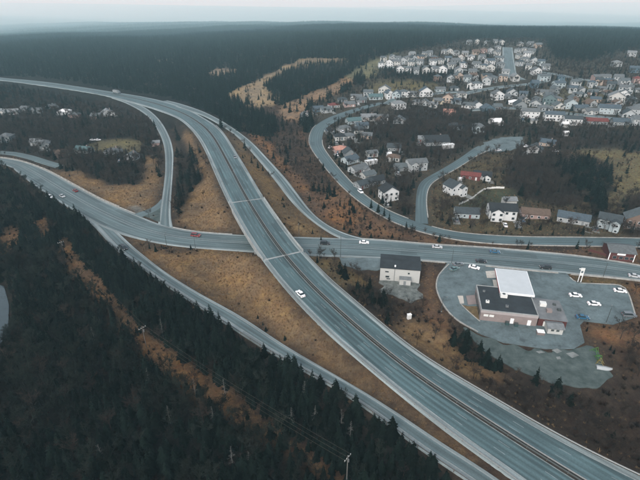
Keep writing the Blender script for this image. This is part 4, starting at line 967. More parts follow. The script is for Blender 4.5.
ROWS = [
 ('the highest row under the fog', [(470, 44.5, 'pale grey', 'grey'), (477, 43.5, 'off-white', 'pale grey'), (486, 44.5, 'pale grey', 'pale grey'), (495, 44, 'pale grey', 'grey'), (502, 44.5, 'off-white', 'grey'), (521, 46, 'off-white', 'pale grey'), (531, 46, 'pale grey', 'grey'), (539, 48, 'beige', 'grey')]),
 ('the second highest row', [(444, 54, 'pale grey', 'grey'), (450, 54, 'off-white', 'grey'), (456, 55.5, 'pale grey', 'grey'), (465, 57, 'off-white', 'pale grey'), (471, 60, 'white', 'pale grey'), (476, 55, 'beige', 'brown'), (484, 53, 'pink', 'brown'), (491, 53.5, 'pale grey', 'pale grey')]),
 ('the tall row beside the conifer clump', [(442, 73, 'white', 'grey'), (452, 69, 'off-white', 'grey'), (459, 74.5, 'pale grey', 'grey'), (464, 67.5, 'white', 'slate blue'), (472, 76, 'pale grey', 'grey'), (477, 67.5, 'pale grey', 'grey'), (491, 65, 'white', 'slate blue'), (490, 71.5, 'off-white', 'dark grey')]),
 ('the column beside the wide street', [(525, 52, 'off-white', 'grey'), (526.5, 57, 'white', 'pale grey'), (525, 63, 'pale grey', 'grey'), (528, 70, 'off-white', 'grey'), (534, 65, 'pale grey', 'charcoal'), (541, 66, 'pale blue', 'slate blue'), (537, 75, 'white', 'grey')]),
 ('the row below the wide street', [(470, 89, 'white', 'grey'), (477, 88, 'white', 'dark grey'), (486, 85, 'pale grey', 'pale grey'), (505, 76, 'pale grey', 'pale grey'), (516, 82, 'off-white', 'pale grey'), (535, 88, 'blue', 'slate blue'), (545, 81, 'pale blue', 'dark grey'), (561, 81, 'blue', 'slate blue'), (560, 88, 'pale blue', 'slate blue')]),
 ('the scattered far right houses', [(597, 82, 'pink', 'grey'), (605, 82, 'pale grey', 'grey'), (618, 82, 'pale grey', 'grey'), (617, 67, 'pale grey', 'pale grey'), (634, 73, 'blue', 'slate blue'), (637, 84, 'pink', 'red'), (631, 57, 'pale grey', 'pale grey'), (632, 104, 'grey', 'charcoal'), (625, 93, 'pale grey', 'grey')]),
 ('the far conifer wood terrace', [(382, 67, 'white', 'grey'), (389, 66, 'white', 'grey'), (396, 65.5, 'off-white', 'grey'), (400, 73.5, 'white', 'pale grey'), (408, 73.5, 'white', 'grey'), (413, 57, 'pale grey', 'pale grey'), (424, 57, 'off-white', 'grey'), (430, 56, 'pale grey', 'grey'), (433, 65, 'white', 'grey'), (426, 73.5, 'off-white', 'grey'), (437.5, 73, 'white', 'grey')]),
 ('the row above the bare wood', [(390, 98.5, 'white', 'slate blue'), (396, 99, 'pale blue', 'slate blue'), (405, 97, 'white', 'dark grey'), (411, 97, 'off-white', 'grey'), (400, 109, 'white', 'pale grey'), (417, 104, 'white', 'grey'), (424, 105, 'pale grey', 'grey'), (426, 97, 'white', 'slate blue')]),
 ('the cream row', [(433, 106.5, 'off-white', 'pale grey'), (439, 104, 'cream', 'grey'), (447, 103.5, 'beige', 'brown'), (441, 91, 'pale blue', 'grey')]),
 ('the row behind the bare wood', [(457, 104.5, 'pale blue', 'slate blue'), (468, 108, 'white', 'dark grey'), (478, 108, 'white', 'charcoal'), (489, 112, 'blue', 'slate blue'), (498, 109.5, 'grey', 'dark grey'), (498, 99, 'white', 'grey'), (507, 98, 'grey', 'grey'), (515, 104.5, 'white', 'white'), (525, 102, 'off-white', 'grey'), (535, 106, 'pale grey', 'grey'), (549, 104, 'teal', 'dark grey')]),
 ('the group inside the bare wood', [(449, 115, 'pink', 'salmon'), (456, 129, 'pale blue', 'slate blue'), (479, 132, 'pale blue', 'grey'), (497, 125, 'off-white', 'white')]),
 ('the far left row in the wood', [(1, 114, 'off-white', 'pale grey'), (11, 114.5, 'pale grey', 'pale grey'), (24, 112, 'grey', 'grey'), (37, 114, 'grey', 'grey'), (51, 109, 'pale grey', 'grey'), (73, 117, 'pink', 'grey'), (95, 118, 'brown', 'grey')]),
 ('the nearer left row in the wood', [(5, 143, 'grey', 'grey'), (36, 145.5, 'pale grey', 'pale grey'), (45, 150, 'grey', 'grey'), (60, 157, 'brown', 'brown')]),

 ('the row behind the white duplexes', [(521, 107.5, 'grey', 'charcoal'), (545, 111, 'pale grey', 'grey'), (560, 108, 'off-white', 'dark grey'), (582, 111, 'grey', 'slate blue'), (592, 114, 'off-white', 'grey'), (629, 117, 'pale grey', 'charcoal')]),
 ('the row under the far right street', [(572, 91, 'grey', 'charcoal'), (583, 93, 'pale grey', 'grey'), (592, 96, 'brown', 'dark grey'), (601, 92, 'off-white', 'grey'), (610, 90, 'grey', 'charcoal'), (640, 92, 'pale grey', 'grey')]),
 ('the short row above the road curve', [(343, 103, 'grey', 'charcoal'), (356, 100, 'off-white', 'grey'), (368, 98, 'pale grey', 'dark grey'), (384, 95, 'off-white', 'grey')]),
 ('the row beside the central street', [(512, 97, 'pale grey', 'charcoal'), (523, 96, 'grey', 'slate blue'), (541, 95, 'off-white', 'grey'), (551, 98, 'grey', 'dark grey'), (455, 90, 'grey', 'charcoal'), (462, 99, 'off-white', 'grey')]),
 ('the middle far terrace', [(403, 64, 'pale grey', 'grey'), (411, 66, 'off-white', 'dark grey'), (419, 65, 'pale grey', 'grey'), (441, 64, 'off-white', 'grey'), (448, 62, 'pale grey', 'slate blue'), (456, 64, 'grey', 'grey'), (416, 74, 'pale grey', 'grey')]),
 ('the lines flanking the wide street', [(498, 50, 'pale grey', 'grey'), (498, 56, 'off-white', 'grey'), (499, 62, 'pale grey', 'dark grey'), (500, 68, 'grey', 'grey'), (483, 60, 'pale grey', 'grey'), (484, 69, 'off-white', 'slate blue'), (519, 53, 'pale grey', 'grey'), (520, 59, 'off-white', 'grey'), (521, 66, 'pale grey', 'charcoal'), (531, 54, 'grey', 'grey'), (546, 70, 'pale grey', 'grey')]),
]
for phrase, lst in ROWS:
    lst = sorted(lst)
    for k, (u, v, wa, ro) in enumerate(lst):
        rnd = random.Random(int(u * 31 + v)); far = v < 90
        word = ORD[k] if k < len(lst) - 1 else 'rightmost'
        house(u, v, rnd.uniform(7.5, 13.5) if not far else rnd.uniform(6.8, 12), rnd.uniform(7.5, 9), 2 if far or rnd.random() < .3 else 1, wa, ro, f'{wa} house with {ro} roof, {word} in {phrase}', rnd.uniform(-18, 18), rnd.choice(['side', 'side', 'front', 'hip']), 'houses of ' + phrase, 1, rnd.choice([0, 0, 1, -1]) if not far else 0)
# the infill of the blocks between those rows
FILL = [('the upper right infill row', 86.5, 568, 640, 8), ('the second right infill row', 95, 556, 640, 8.5), ('the third right infill row', 101.5, 540, 640, 9), ('the fourth right infill row', 108, 515, 640, 9.5),
        ('the infill row under the wide street', 81, 440, 560, 9), ('the infill row of the far terrace', 61, 385, 470, 7), ('the upper infill inside the road curve', 123, 335, 400, 9), ('the lower infill inside the road curve', 136, 332, 372, 9), ('the lowest infill inside the road curve', 160, 350, 400, 11)]
for phrase, v0, ua, ub, st_ in FILL:
    rnd = random.Random(int(v0 * 7)); row = []; u = ua
    while u < ub:
        uu, vv = u + rnd.uniform(-2, 2), v0 + rnd.uniform(-2, 2.5) * v0 / 110; p = px(uu, vv); y_ = p[1] + 4
        if all((p[0] - a) ** 2 + (y_ - b) ** 2 > 10.5 ** 2 for a, b, c in HOUSE_SPOTS + [(q[0], q[1], 0) for q in row]) and float(grid_at(NEAR, np.array([p[0]]), np.array([p[1]]))[0]) > 3: row.append((p[0], y_, uu, vv))
        u += st_
    row.sort(key=lambda q: q[2])
    for k, (a, b, uu, vv) in enumerate(row):
        wa = rnd.choice(['white', 'off-white', 'pale grey', 'pale grey', 'grey', 'pale blue', 'beige', 'brown']); ro = rnd.choice(['charcoal', 'dark grey', 'grey', 'slate blue', 'brown'])
        house(uu, vv, rnd.uniform(7, 11), rnd.uniform(6.5, 8.5), 1 if vv > 95 else 2, wa, ro, f'{wa} house with {ro} roof, {ORD[k] if k < len(row) - 1 or k == 0 else "rightmost"} in {phrase}', rnd.uniform(-25, 25), rnd.choice(['side', 'front', 'hip']), 'houses of ' + phrase, 1, rnd.choice([0, 1, -1]))
# sheds and garages of the yards
for (u, v, w, d, wa, ro, lb) in [(534, 123, 5, 4, 'off-white', 'pale grey', 'small off-white shed in front of the leftmost white duplex'), (565, 126.5, 6, 4.5, 'off-white', 'white', 'small white shed left of the third white duplex'),
    (566, 136, 3.5, 3, 'white', 'white', 'tiny white shed in front of the dark wood'), (156, 146, 6, 5, 'pink', 'pale grey', 'pale pinkish shed beside the ramp road'), (372, 164, 9, 2.8, 'white', 'white', 'long white trailer parked between houses'),
    (449, 148.5, 9, 3, 'white', 'white', 'long white trailer beside the black roofed hall'), (389, 157, 3, 3, 'white', 'white', 'tiny white garden shed under bare trees'), (510, 206, 7, 5, 'off-white', 'pale grey', 'pale garage behind the wide white house')]:
    house(u, v, w, d, 1, wa, ro, lb, 8 if 'trailer' not in lb else 25, 'flat' if 'trailer' in lb else 'side', None, 0, 0, name='trailer' if 'trailer' in lb else 'shed')

# ------------------------------------------------------------------ shops and the gas station
def corners_frame(a, b, lift):
    """frame from two picture points (left and right foot of a facade)"""
    p = px(*a, lift); q = px(*b, lift); e = q - p; w = np.hypot(e[0], e[1]); return p, math.atan2(e[1], e[0]), w
# store
p, ra, w = corners_frame((479.3, 320), (535.8, 326.3), 0); D, Hh = 16.5, 4.5
store = empty('gas_station_store', p, ra, label='flat roofed gas station store with black roof and pinkish walls', cat='store')
MB().box(0, w, 0, D, -.3, Hh).build('wall', M['brick'], store)
MB().box(-.06, w + .06, -.06, D + .06, Hh - 1.0, Hh - .0).build('fascia', mat('pale_fascia', (.3, .275, .27), .7, .08, .5), store)
MB().box(.25, w - .25, .25, D - .25, Hh + .02, Hh + .12).build('roof', M['tarroof'], store)
pm = MB()
for (x0, x1, y0, y1) in ((-.1, w + .1, -.1, .25), (-.1, w + .1, D - .25, D + .1), (-.1, .25, .25, D - .25), (w - .25, w + .1, .25, D - .25)): pm.box(x0, x1, y0, y1, Hh, Hh + .3)
pm.build('parapet', M['concrete'], store)
for (x, y, s, h) in ((w * .47, D * .62, 2.4, 1.3), (w * .14, D * .32, 1.2, .8), (w * .48, D * .22, 1.0, .7), (w * .12, D * .75, .8, .6)):
    o = MB().box(x - s / 2, x + s / 2, y - s * .4, y + s * .4, Hh + .1, Hh + .1 + h).build('rooftop_unit', M['offwhite'] if s > 1 else M['steel'], store)
    MB().tube((x, y, Hh + .1 + h), (x, y, Hh + .16 + h), s * .25, s * .25, 10).build('fan_cover', M['darkpole'], o)
for x in (w * .57, w * .87):
    o = MB().box(x - .6, x + .6, -.1, .05, 0, 2.3).build('door', M['white'], store); MB().box(x + .35, x + .45, -.16, -.1, 1.0, 1.15).build('handle', M['darkpole'], o)
for x in (w * .1, w * .2): MB().box(x - .8, x + .8, -.09, .05, 2.0, 2.9).build('vent_panel', M['offwhite'], store)
for k in range(5):
    y = 2 + k * 2.6; o = MB().box(-.09, .02, y, y + 2.0, .5, 2.7).build('window', M['darkpole'], store); MB().box(-.12, -.09, y + .1, y + 1.9, .6, 2.6).build('pane', M['glass'], o)
# canopy
cp_, ra2, cw = corners_frame((500, 292), (535, 295.7), 5.4)
q = px(495, 268, 5.4); cd = float(np.hypot(*(q - cp_)[:2])); cz = 5.4
can = empty('fuel_canopy', (cp_[0], cp_[1], 0), ra2 - .0, label='large pale blue-white fuel canopy behind the black roofed store', cat='canopy')
skew = math.atan2((q - cp_)[1], (q - cp_)[0]) - ra2
def loc2(x, y): return (x + y * math.cos(skew), y * math.sin(skew))
c4 = [loc2(0, 0), loc2(cw, 0), loc2(cw, cd), loc2(0, cd)]
MB().prism([(x, y, cz - .75) for x, y in c4], (0, 0, .7)).build('fascia', M['white'], can)
cx_, cy_ = np.mean([a for a, b in c4]), np.mean([b for a, b in c4])
MB().prism([(cx_ + (x - cx_) * .96, cy_ + (y - cy_) * .96, cz - .05) for x, y in c4], (0, 0, .08)).build('roof', M['canopy'], can)
e0 = loc2(-.04, .3); e1 = loc2(-.04, cd - .3); MB().prism([(e0[0] - .05, e0[1], cz - .7), (e0[0] + .02, e0[1], cz - .7), (e0[0] + .02, e0[1], cz - .15), (e0[0] - .05, e0[1], cz - .15)], (e1[0] - e0[0], e1[1] - e0[1], 0)).build('red_stripe', mat('red_fascia_stripe', (.25, .035, .035), .5, .1, 1), can)
for fx in (.28, .72):
    for fy in (.3, .75):
        x, y = loc2(cw * fx, cd * fy); MB().box(x - .2, x + .2, y - .2, y + .2, 0, cz - .75).build('column', M['steel'], can)
for k, (fx, fy) in enumerate(((.28, .52), (.72, .52), (.5, .3))):
    x, y = loc2(cw * fx, cd * fy); P = can.matrix_world
    c, s = math.cos(ra2), math.sin(ra2); wx, wy = cp_[0] + x * c - y * s, cp_[1] + x * s + y * c
    fp = empty('fuel_pump', (wx, wy, .06), ra2, label=['fuel pump under the canopy on the left island', 'fuel pump under the canopy on the right island', 'fuel pump under the canopy nearest the store'][k], cat='fuel pump', group='fuel pumps under the canopy')
    MB().box(-.9, .9, -1.8, 1.8, 0, .15).build('base', M['island'], fp); MB().box(-.35, .35, -.5, .5, .15, 1.9).build('body', M['white'], fp); MB().box(-.37, .37, -.35, .35, 1.1, 1.6).build('screen', M['glass'], fp); MB().tube((.36, .4, 1.3), (.6, .55, .4), .03, .03, 5).build('hose', M['tyre'], fp)
# concrete pads west of the canopy
for k, (pts, lb) in enumerate((([(485.5, 271.5), (495, 270.8), (497.5, 278), (487, 278)], 0), ([(492.5, 280), (497, 280), (500, 290), (494.5, 290)], 0), ([(457.5, 296), (463, 296), (464, 303.5), (460, 304)], 0), ([(466, 296), (477, 295), (478, 304), (468, 305)], 0))):
    props(island('concrete_pad', pts, M['island'] if k != 3 else M['brick'], .02 + .015 * k), kind='structure')
props(island('grass_island', [(462, 305), (470, 312.6), (479, 320.5), (478.6, 306.5), (468, 306.5)], mat('island_dead_grass', (.11, .08, .04), .95, .4, .6, bump=.5), .04), kind='structure')
for k, pts in enumerate(([(552, 350), (557, 348.6), (562, 351.5), (557, 353.5)], [(566, 353.5), (573, 352), (579, 355.5), (572, 358)], [(556, 357), (560, 356.6), (561, 359.2), (557, 359.4)], [(536, 351.5), (541, 350.8), (545, 352.6), (539, 353.4)])):
    props(island('pale_patch', pts, M['slab'], -.04 + .006 * k), kind='structure')  # thin pale patches on the gravel yard
# red annex
p, ra3, w3 = corners_frame((536.6, 325.5), (565, 329), 0); q = px(532, 298, 3.4)
ann = empty('red_annex', p, ra3, label='low dark red annex with grey roof beside the store', cat='annex')
MB().box(.15, w3, 0, 12.5, -.3, 3.3).build('wall', M['red'], ann); MB().box(0.12, w3 + .2, -.3, 12.7, 3.3, 3.55).build('roof', M['greyroof'], ann)
for (x, y, s, m_) in ((w3 * .3, 8.2, 2.2, 'offwhite'), (w3 * .45, 4.5, 1.8, 'brick'), (w3 * .75, 9.3, 1.0, 'darkpole'), (w3 * .85, 6.0, 1.2, 'darkpole')): MB().box(x - s / 2, x + s / 2, y - s / 2.4, y + s / 2.4, 3.55, 3.55 + s * .6).build('rooftop_unit', M[m_], ann)
o = MB().box(w3 * .2, w3 * .2 + 1.1, -.08, .05, 0, 2.2).build('door', M['offwhite'], ann)
# storage shed and bins
p, ra4, w4 = corners_frame((547, 333.5), (562, 335), 0)
sh = empty('storage_shed', p, ra4, label='cream storage shed with low roof in front of the red annex', cat='shed')
wl, rf, _ = gable(w4, 4.2, 2.5, .25); a = wl.build('wall', MW['off-white'], sh); b = rf.build('roof', MR['pale grey'], sh)
for o in (a, b): o.location = (w4 / 2, 2.1, 0)
for x in (w4 * .3, w4 * .65): o = MB().box(x - .5, x + .5, -.06, .04, 1.2, 2.0).build('window', M['darkpole'], sh)
p = px(540.5, 335.5); du = empty('dumpster', p, ra4, label='small white and red dumpster left of the cream storage shed', cat='dumpster')
MB().prism([(-1.2, 0, .1), (-1.2, 1.5, .1), (-1.2, 1.7, 1.3), (-1.2, -.2, 1.1)], (2.4, 0, 0)).build('body', M['brick'], du); MB().box(-1.25, 1.25, -.22, 1.72, 1.3, 1.4).build('lid', M['white'], du)
for k, (u, v, lb) in enumerate(((516, 327, 'dark green bin against the store wall left of the white door'), (507, 325.5, 'dark green bin further left against the store wall'))):
    o = empty('bin', px(u, v), ra, label=lb, cat='bin', group='bins behind the store'); MB().prism([(-.6, 0, 0), (-.6, .9, 0), (-.6, 1.0, 1.2), (-.6, -.1, 1.1)], (1.2, 0, 0)).build('body', mat('bin_green_%d' % k, (.03, .06, .06), .6, .2, 2), o); MB().box(-.65, .65, -.15, 1.05, 1.2, 1.28).build('lid', M['darkpole'], o)
# white shop
p, ra5, w5 = corners_frame((379.6, 279.8), (419, 283), 0)
shop = empty('white_shop', p, ra5, label='two storey white shop with dark roof backing onto the main street', cat='shop')
MB().box(0, w5, 0, 11, -.5, 6.0).build('wall', MW['off-white'], shop)
rm = MB().prism([(-.3, -.3, 6.02), (-.3, 11.3, 6.02), (-.3, 11.3, 6.3), (-.3, 5.5, 6.95), (-.3, -.3, 6.3)], (w5 + .6, 0, 0)); ro_ = rm.build('roof', M['tarroof'], shop)
MB().tube((w5 * .37, 1.0, 6.3), (w5 * .37, 1.0, 7.1), .35, .35, 8).build('vent', M['white'], ro_)
for (x, z, ww_, hh_) in ((.17, 4.3, 1.5, .6), (.72, 4.2, .8, .8), (.19, 1.9, 1.6, .9), (.22, .9, 1.6, .5)):
    o = MB().box(w5 * x - ww_ / 2, w5 * x + ww_ / 2, -.05, .02, z - hh_ / 2, z + hh_ / 2).build('window', M['steel'], shop); MB().box(w5 * x - ww_ / 2 + .08, w5 * x + ww_ / 2 - .08, -.09, -.05, z - hh_ / 2 + .08, z + hh_ / 2 - .08).build('pane', M['glass'], o)
MB().box(w5 * .36, w5 * .365 + .1, -.12, .0, .2, 6.0).build('downpipe', M['steel'], shop)
wl = MB().box(w5 * .5, w5 * .78, -2.6, 0.0, -.4, 2.6).build('lean_to', MW['off-white'], shop); MB().box(w5 * .49, w5 * .79, -2.8, -.02, 2.6, 2.75).build('lean_to_roof', MR['pale grey'], wl)
MB().box(w5 * .6, w5 * .6 + 1.0, -2.68, -2.6, 0, 2.0).build('door', MW['grey'], shop)
# red shop at the right
p, ra6, w6 = corners_frame((607.5, 260), (633, 262.5), 0)
rs = empty('red_shop', p, ra6, label='dark red shop with grey gable roof and white trim beside the main street', cat='shop')
wl, rf, _ = gable(w6, 9, 4.3, .35, 'x', .5); a = wl.build('wall', M['red'], rs); b = rf.build('roof', MR['grey'], rs)
for o in (a, b): o.location = (w6 / 2, 4.5, 0)
for x in (0, w6 - .3): MB().box(x - .02, x + .32, -.1, .05, 0, 4.3).build('corner_trim', M['white'], rs)
for x in (.15, .4, .62, .82):
    o = MB().box(w6 * x, w6 * x + 1.7, -.06, .03, 1.0, 2.5).build('window', M['brick'], rs); MB().box(w6 * x + .12, w6 * x + 1.58, -.1, -.06, 1.12, 2.38).build('pane', M['glass'], o)
MB().box(w6 * .3, w6 * .62, -.12, .02, 3.0, 3.9).build('sign_board', M['white'], rs)
fn = empty('red_fence', px(588, 252), 0, label='low dark red board fence left of the red shop', cat='fence')
a = px(588, 252); b = px(606.5, 257.5); e = b - a; n = 22
for k in range(n): q = e * (k / n); MB().box(0, np.hypot(e[0], e[1]) / n * .86, -.05, .05, 0, 1.7 + .1 * (k % 2)).build('board', M['red'], fn, (q[0], q[1], 0), math.atan2(e[1], e[0]))

# ------------------------------------------------------------------ cars
def car_data(kind='sedan'):
    L, Wd = (4.7, 1.82) if kind == 'sedan' else (4.8, 1.95)
    h = 1.44 if kind == 'sedan' else 1.78
    x0, x1 = -L / 2, L / 2
    if kind == 'sedan': low = [(x0, .45), (x0 + .05, .25), (x1 - .05, .25), (x1, .5), (x1 - .12, .72), (x1 - 1.25, .9), (x0 + .95, .95), (x0 + .1, .9)]; cab = [(x1 - 1.3, .88), (x1 - 2.05, h - .06), (x1 - 2.7, h), (x0 + 1.45, h - .04), (x0 + .75, .93)]
    else: low = [(x0, .5), (x0 + .05, .3), (x1 - .05, .3), (x1, .6), (x1 - .1, .95), (x1 - 1.15, 1.05), (x0 + .35, 1.08), (x0 + .04, 1.0)]; cab = [(x1 - 1.15, 1.02), (x1 - 1.85, h - .06), (x1 - 2.4, h), (x0 + .45, h - .03), (x0 + .08, 1.02)]
    def loft(prof, wb, wt, zmax, zmin):
        m = MB(); n = len(prof)
        for s in (-1, 1):
            for (x, z) in prof: m.V.append((x, s * (wb + (wt - wb) * (z - zmin) / max(.01, zmax - zmin)), z))
        m.F += [tuple(range(n)), tuple(range(2 * n - 1, n - 1, -1))] + [(i, n + i, n + (i + 1) % n, (i + 1) % n) for i in range(n)]; m.M += [0] * (n + 2); return m
    body = loft(low, Wd / 2, Wd / 2 - .06, 1.0, .25); glass = loft(cab, Wd / 2 - .07, Wd / 2 - .26, h, .9)
    rp = [c for c in cab if c[1] > h - .1]; rx0, rx1 = min(c[0] for c in rp), max(c[0] for c in rp)
    roof = MB().box(rx0 - .05, rx1 + .1, -Wd / 2 + .25, Wd / 2 - .25, h - .03, h + .02)
    return dict(body=body, glass=glass, roof=roof, L=L, W=Wd, h=h)
CARS = {k: car_data(k) for k in ('sedan', 'suv')}
GL = {k: c['glass'].data('window_glass', M['glass']) for k, c in CARS.items()}
wt_ = MB().tube((0, -.11, 0), (0, .11, 0), .33, .33, 14).data('wheel', M['tyre']); rm_ = MB().tube((0, -.12, 0), (0, .12, 0), .2, .2, 10).data('rim', M['rim'])
hl_ = UNIT.data('headlight', M['lamp']); tl_ = UNIT.data('tail_light', M['tail'])
CARMAT = {}
def paint(c):
    if c not in CARMAT: CARMAT[c] = mat('car_paint_%d' % len(CARMAT), c, .3, .05, 2, spec=.6)
    return CARMAT[c]
BD = {}
def car(u, v, heading, colour, label, kind='sedan', group='cars on the roads', lift=0.0, z=None, name='car'):
    p = px(u, v, lift); k = CARS[kind]; root = empty(name, (p[0], p[1], p[2] + .14 if z is None else z), heading, label=label, cat='car' if name == 'car' else name, group=group)
    key = (kind, colour)
    if key not in BD: BD[key] = (k['body'].data('body', paint(colour)), k['roof'].data('roof', paint(colour)))
    link('body', BD[key][0], root); link('roof', BD[key][1], root); link('window_glass', GL[kind], root)
    for sx in (-1, 1):
        for sy in (-1, 1):
            w = link('wheel', wt_, root, (sx * k['L'] * .3, sy * (k['W'] / 2 - .1), .33)); link('rim', rm_, w)
    for sy in (-1, 1):
        link('headlight', hl_, root, (k['L'] / 2 - .06, sy * .62, .66 if kind == 'sedan' else .8), 0, (.14, .38, .16)); link('tail_light', tl_, root, (-k['L'] / 2 + .05, sy * .66, .75 if kind == 'sedan' else .9), 0, (.14, .3, .2))
    return root
def car_on(r, u, v, colour, label, kind='sedan', rev=False, lift=0.0, off=0.0):
    p = px(u, v, lift); d, pos = seg_dist(np.array([p[0]]), np.array([p[1]]), r['C']); i = int(round(pos[0])); t = r['T'][i]
    a = math.atan2(t[1], t[0]) + (math.pi if rev else 0); return car(u, v, a, colour, label, kind, lift=lift, z=float(r['C'][i][2]) + .03)
WHT = (.75, .76, .77); BLK = (.015, .017, .02); SLV = (.4, .42, .43); RED = (.16, .02, .02); BLU = (.02, .09, .16); GRY = (.12, .14, .15); TEAL = (.1, .17, .17)
car_on(hw, 300.5, 295.5, WHT, 'white car driving alone on the highway just south of the overpass', rev=True, lift=6.4)
car_on(hw, 235, 159, GRY, 'dark grey car on the highway north of the overpass', lift=5)
car_on(street, 196, 236.5, RED, 'red car on the main street left of the overpass', 'suv')
car_on(street, 325, 244.5, BLK, 'black sport utility car just right of the overpass', 'suv')
car_on(street, 364, 243.5, WHT, 'white car where the slip road meets the main street')
car_on(street, 437, 248, SLV, 'silver grey car near the upper kerb above the white shop')
car_on(street, 494.5, 252.8, BLU, 'blue car near the upper kerb above the gas station')
car_on(street, 481, 262.3, BLK, 'black car near the lower kerb at the station driveway')
car_on(street, 545, 268.6, BLK, 'black van-like car near the lower kerb right of the canopy', 'suv', True)
car_on(street, 634, 277.2, SLV, 'silver car at the far right end of the main street')
car_on(street, 75.5, 191.5, RED, 'dark red car on the main street at left, upper lane', 'sedan', True)
car_on(street, 62.5, 197, SLV, 'silver car on the main street at left, lower lane')
car_on(serv, 124, 249, BLK, 'black car at the start of the service road', 'suv')
car_on(local, 360.5, 192.5, WHT, 'white van on the curving residential road', 'suv')
car(308, 127.5, .1, BLK, 'black car at the mouth of the upper road bend', group='parked cars')
car(474, 268.5, -.5, WHT, 'white car parked in the station driveway', group='parked cars')
car(454, 270, .5, TEAL, 'teal car waiting in the station driveway', group='parked cars')
car(458, 265.4, .3, GRY, 'dark grey car turning in at the station driveway')
car(575, 296.5, -.12, WHT, 'left white car in the parking area below the pylon sign', group='parked cars')
car(593.5, 305, -.1, WHT, 'right white car in the parking area below the pylon sign', group='parked cars')
car(619.5, 292, -.25, WHT, 'white car parked at the upper right corner of the lot', group='parked cars')
car(582, 318.5, -.15, BLU, 'blue car parked at the lower left corner of the parking area', group='parked cars')
car(628.5, 316.5, -.1, GRY, 'grey car parked at the lower right corner of the lot', 'suv', group='parked cars')
car(50, 198, -.6, WHT, 'white vehicle standing at the forest edge beside the main street', 'suv', group='parked cars')
for (u, v, a, c, lb) in ((505, 226, 1.4, WHT, 'white car in the driveway of the wide white house'), (612, 227, .4, WHT, 'white car beside the pale blue two storey house'), (484, 262, 0, SLV, None), (498, 151, .2, WHT, 'white car at the near edge of the grey paved lot'), (526, 147, .5, WHT, 'white car on the right edge of the grey paved lot'),
    (93, 140.5, 0, WHT, 'left white car in the yard of the left wood'), (98, 140.5, 0, WHT, 'right white car in the yard of the left wood'), (346, 132.5, .6, WHT, 'white car inside the upper road curve'), (555, 152, .2, WHT, 'white car right of the beige house'), (330, 148, 1.2, WHT, 'white car left of the black dormered house')):
    if lb: car(u, v, a, c, lb, group='parked cars')
for k, (x, y, z, a, lb) in enumerate(CAR_SPOTS):
    cn, cc = (('silver', SLV), ('white', WHT), ('dark grey', GRY), ('blue', BLU), ('black', BLK))[k % 5]
    root = car(320, 240, a, cc, cn + ' car parked by the ' + ' '.join(lb.split()[:10]), ('sedan', 'suv')[k % 2], 'cars parked at houses'); root.location = (x, y, z + .02)
# lorry on the far highway
p = px(117, 93.5, 2.2); i = int(seg_dist(np.array([p[0]]), np.array([p[1]]), hw['C'])[1][0]); t = hw['T'][i]
lr = empty('lorry', (p[0], p[1], hw['C'][i][2]), math.atan2(t[1], t[0]), label='grey lorry on the far highway where it nears the forest', cat='lorry')
MB().box(-6, 3, -1.25, 1.25, 1.0, 3.8).build('trailer_box', MW['grey'], lr); MB().prism([(3.3, -1.2, .6), (5.6, -1.2, .6), (5.6, -1.2, 1.8), (5.1, -1.2, 3.0), (3.3, -1.2, 3.0)], (0, 2.4, 0)).build('cab', paint(GRY), lr)
for x in (-5, -3.8, 4.6):
    for y in (-1.1, 1.1): w = link('wheel', wt_, lr, (x, y, .5), 0, (1.5, 1.2, 1.5))

# ------------------------------------------------------------------ poles, signs, yard things
def lamp(u, v, h, label, arm=1.8, rz=0.0, group='street lamps'):
    p = px(u, v); z = float(terrain_z(p[0], p[1])); o = empty('street_lamp', (p[0], p[1], z), rz, label=label, cat='street lamp', group=group)
    MB().tube((0, 0, -.3), (0, 0, h), .13, .08, 8).build('pole', M['darkpole'], o, smoothed=False); a = MB().tube((0, 0, h - .1), (arm, 0, h + .25), .05, .04, 6).build('arm', M['darkpole'], o)
    MB().prism([(arm - .1, -.14, h + .2), (arm + .6, -.1, h + .25), (arm + .6, .1, h + .25), (arm - .1, .14, h + .2)], (0, 0, .14)).build('lamp_head', M['steel'], o); MB().box(-.2, .2, -.2, .2, -.1, .3).build('base', M['concrete'], o); return o
lamp(340.4, 257.8, 11.5, 'tall dark lamp pole at the lower kerb right of the overpass', 2.5, 1.6)
lamp(451.5, 263.5, 7, 'lamp pole at the left corner of the station driveway', 2, 1.6)
lamp(195.6, 249.2, 6, 'lamp pole below the red car left of the overpass', 2, 1.6)
lamp(441.3, 311.5, 6, 'short lamp pole on the outer kerb of the station drive', 1.5, .4)
lamp(299, 237, 8, 'lamp pole on the grass right of the overpass', 2, -1.6)
lamp(603, 277, 7, 'lamp pole on the verge right of the pylon sign', 2, 1.6)
lamp(167, 247.5, 7, 'lamp pole opposite the ramp mouth', 2, 1.6)
lamp(606, 323, 7, 'thin leaning pole at the lower edge of the parking area', 1.2, 1.0)
py = empty('pylon_sign', (*px(579, 282.4)[:2], 0), -.1, label='white twin post pylon sign on the verge beside the main street', cat='sign')
for x in (-.6, .6): MB().box(x - .1, x + .1, -.14, .14, 0, 6.8).build('post', M['white'], py)
MB().box(-.75, .75, -.15, .15, 5.7, 7.0).build('sign_board', M['offwhite'], py); MB().box(-.5, .5, -.1, .1, 3.4, 4.6).build('price_board', M['offwhite'], py); MB().box(-1.5, -.75, -.08, .08, 6.4, 6.75).build('side_panel', M['white'], py); MB().box(-1.1, 1.1, -.5, .5, -.1, .25).build('base', M['darkpole'], py)
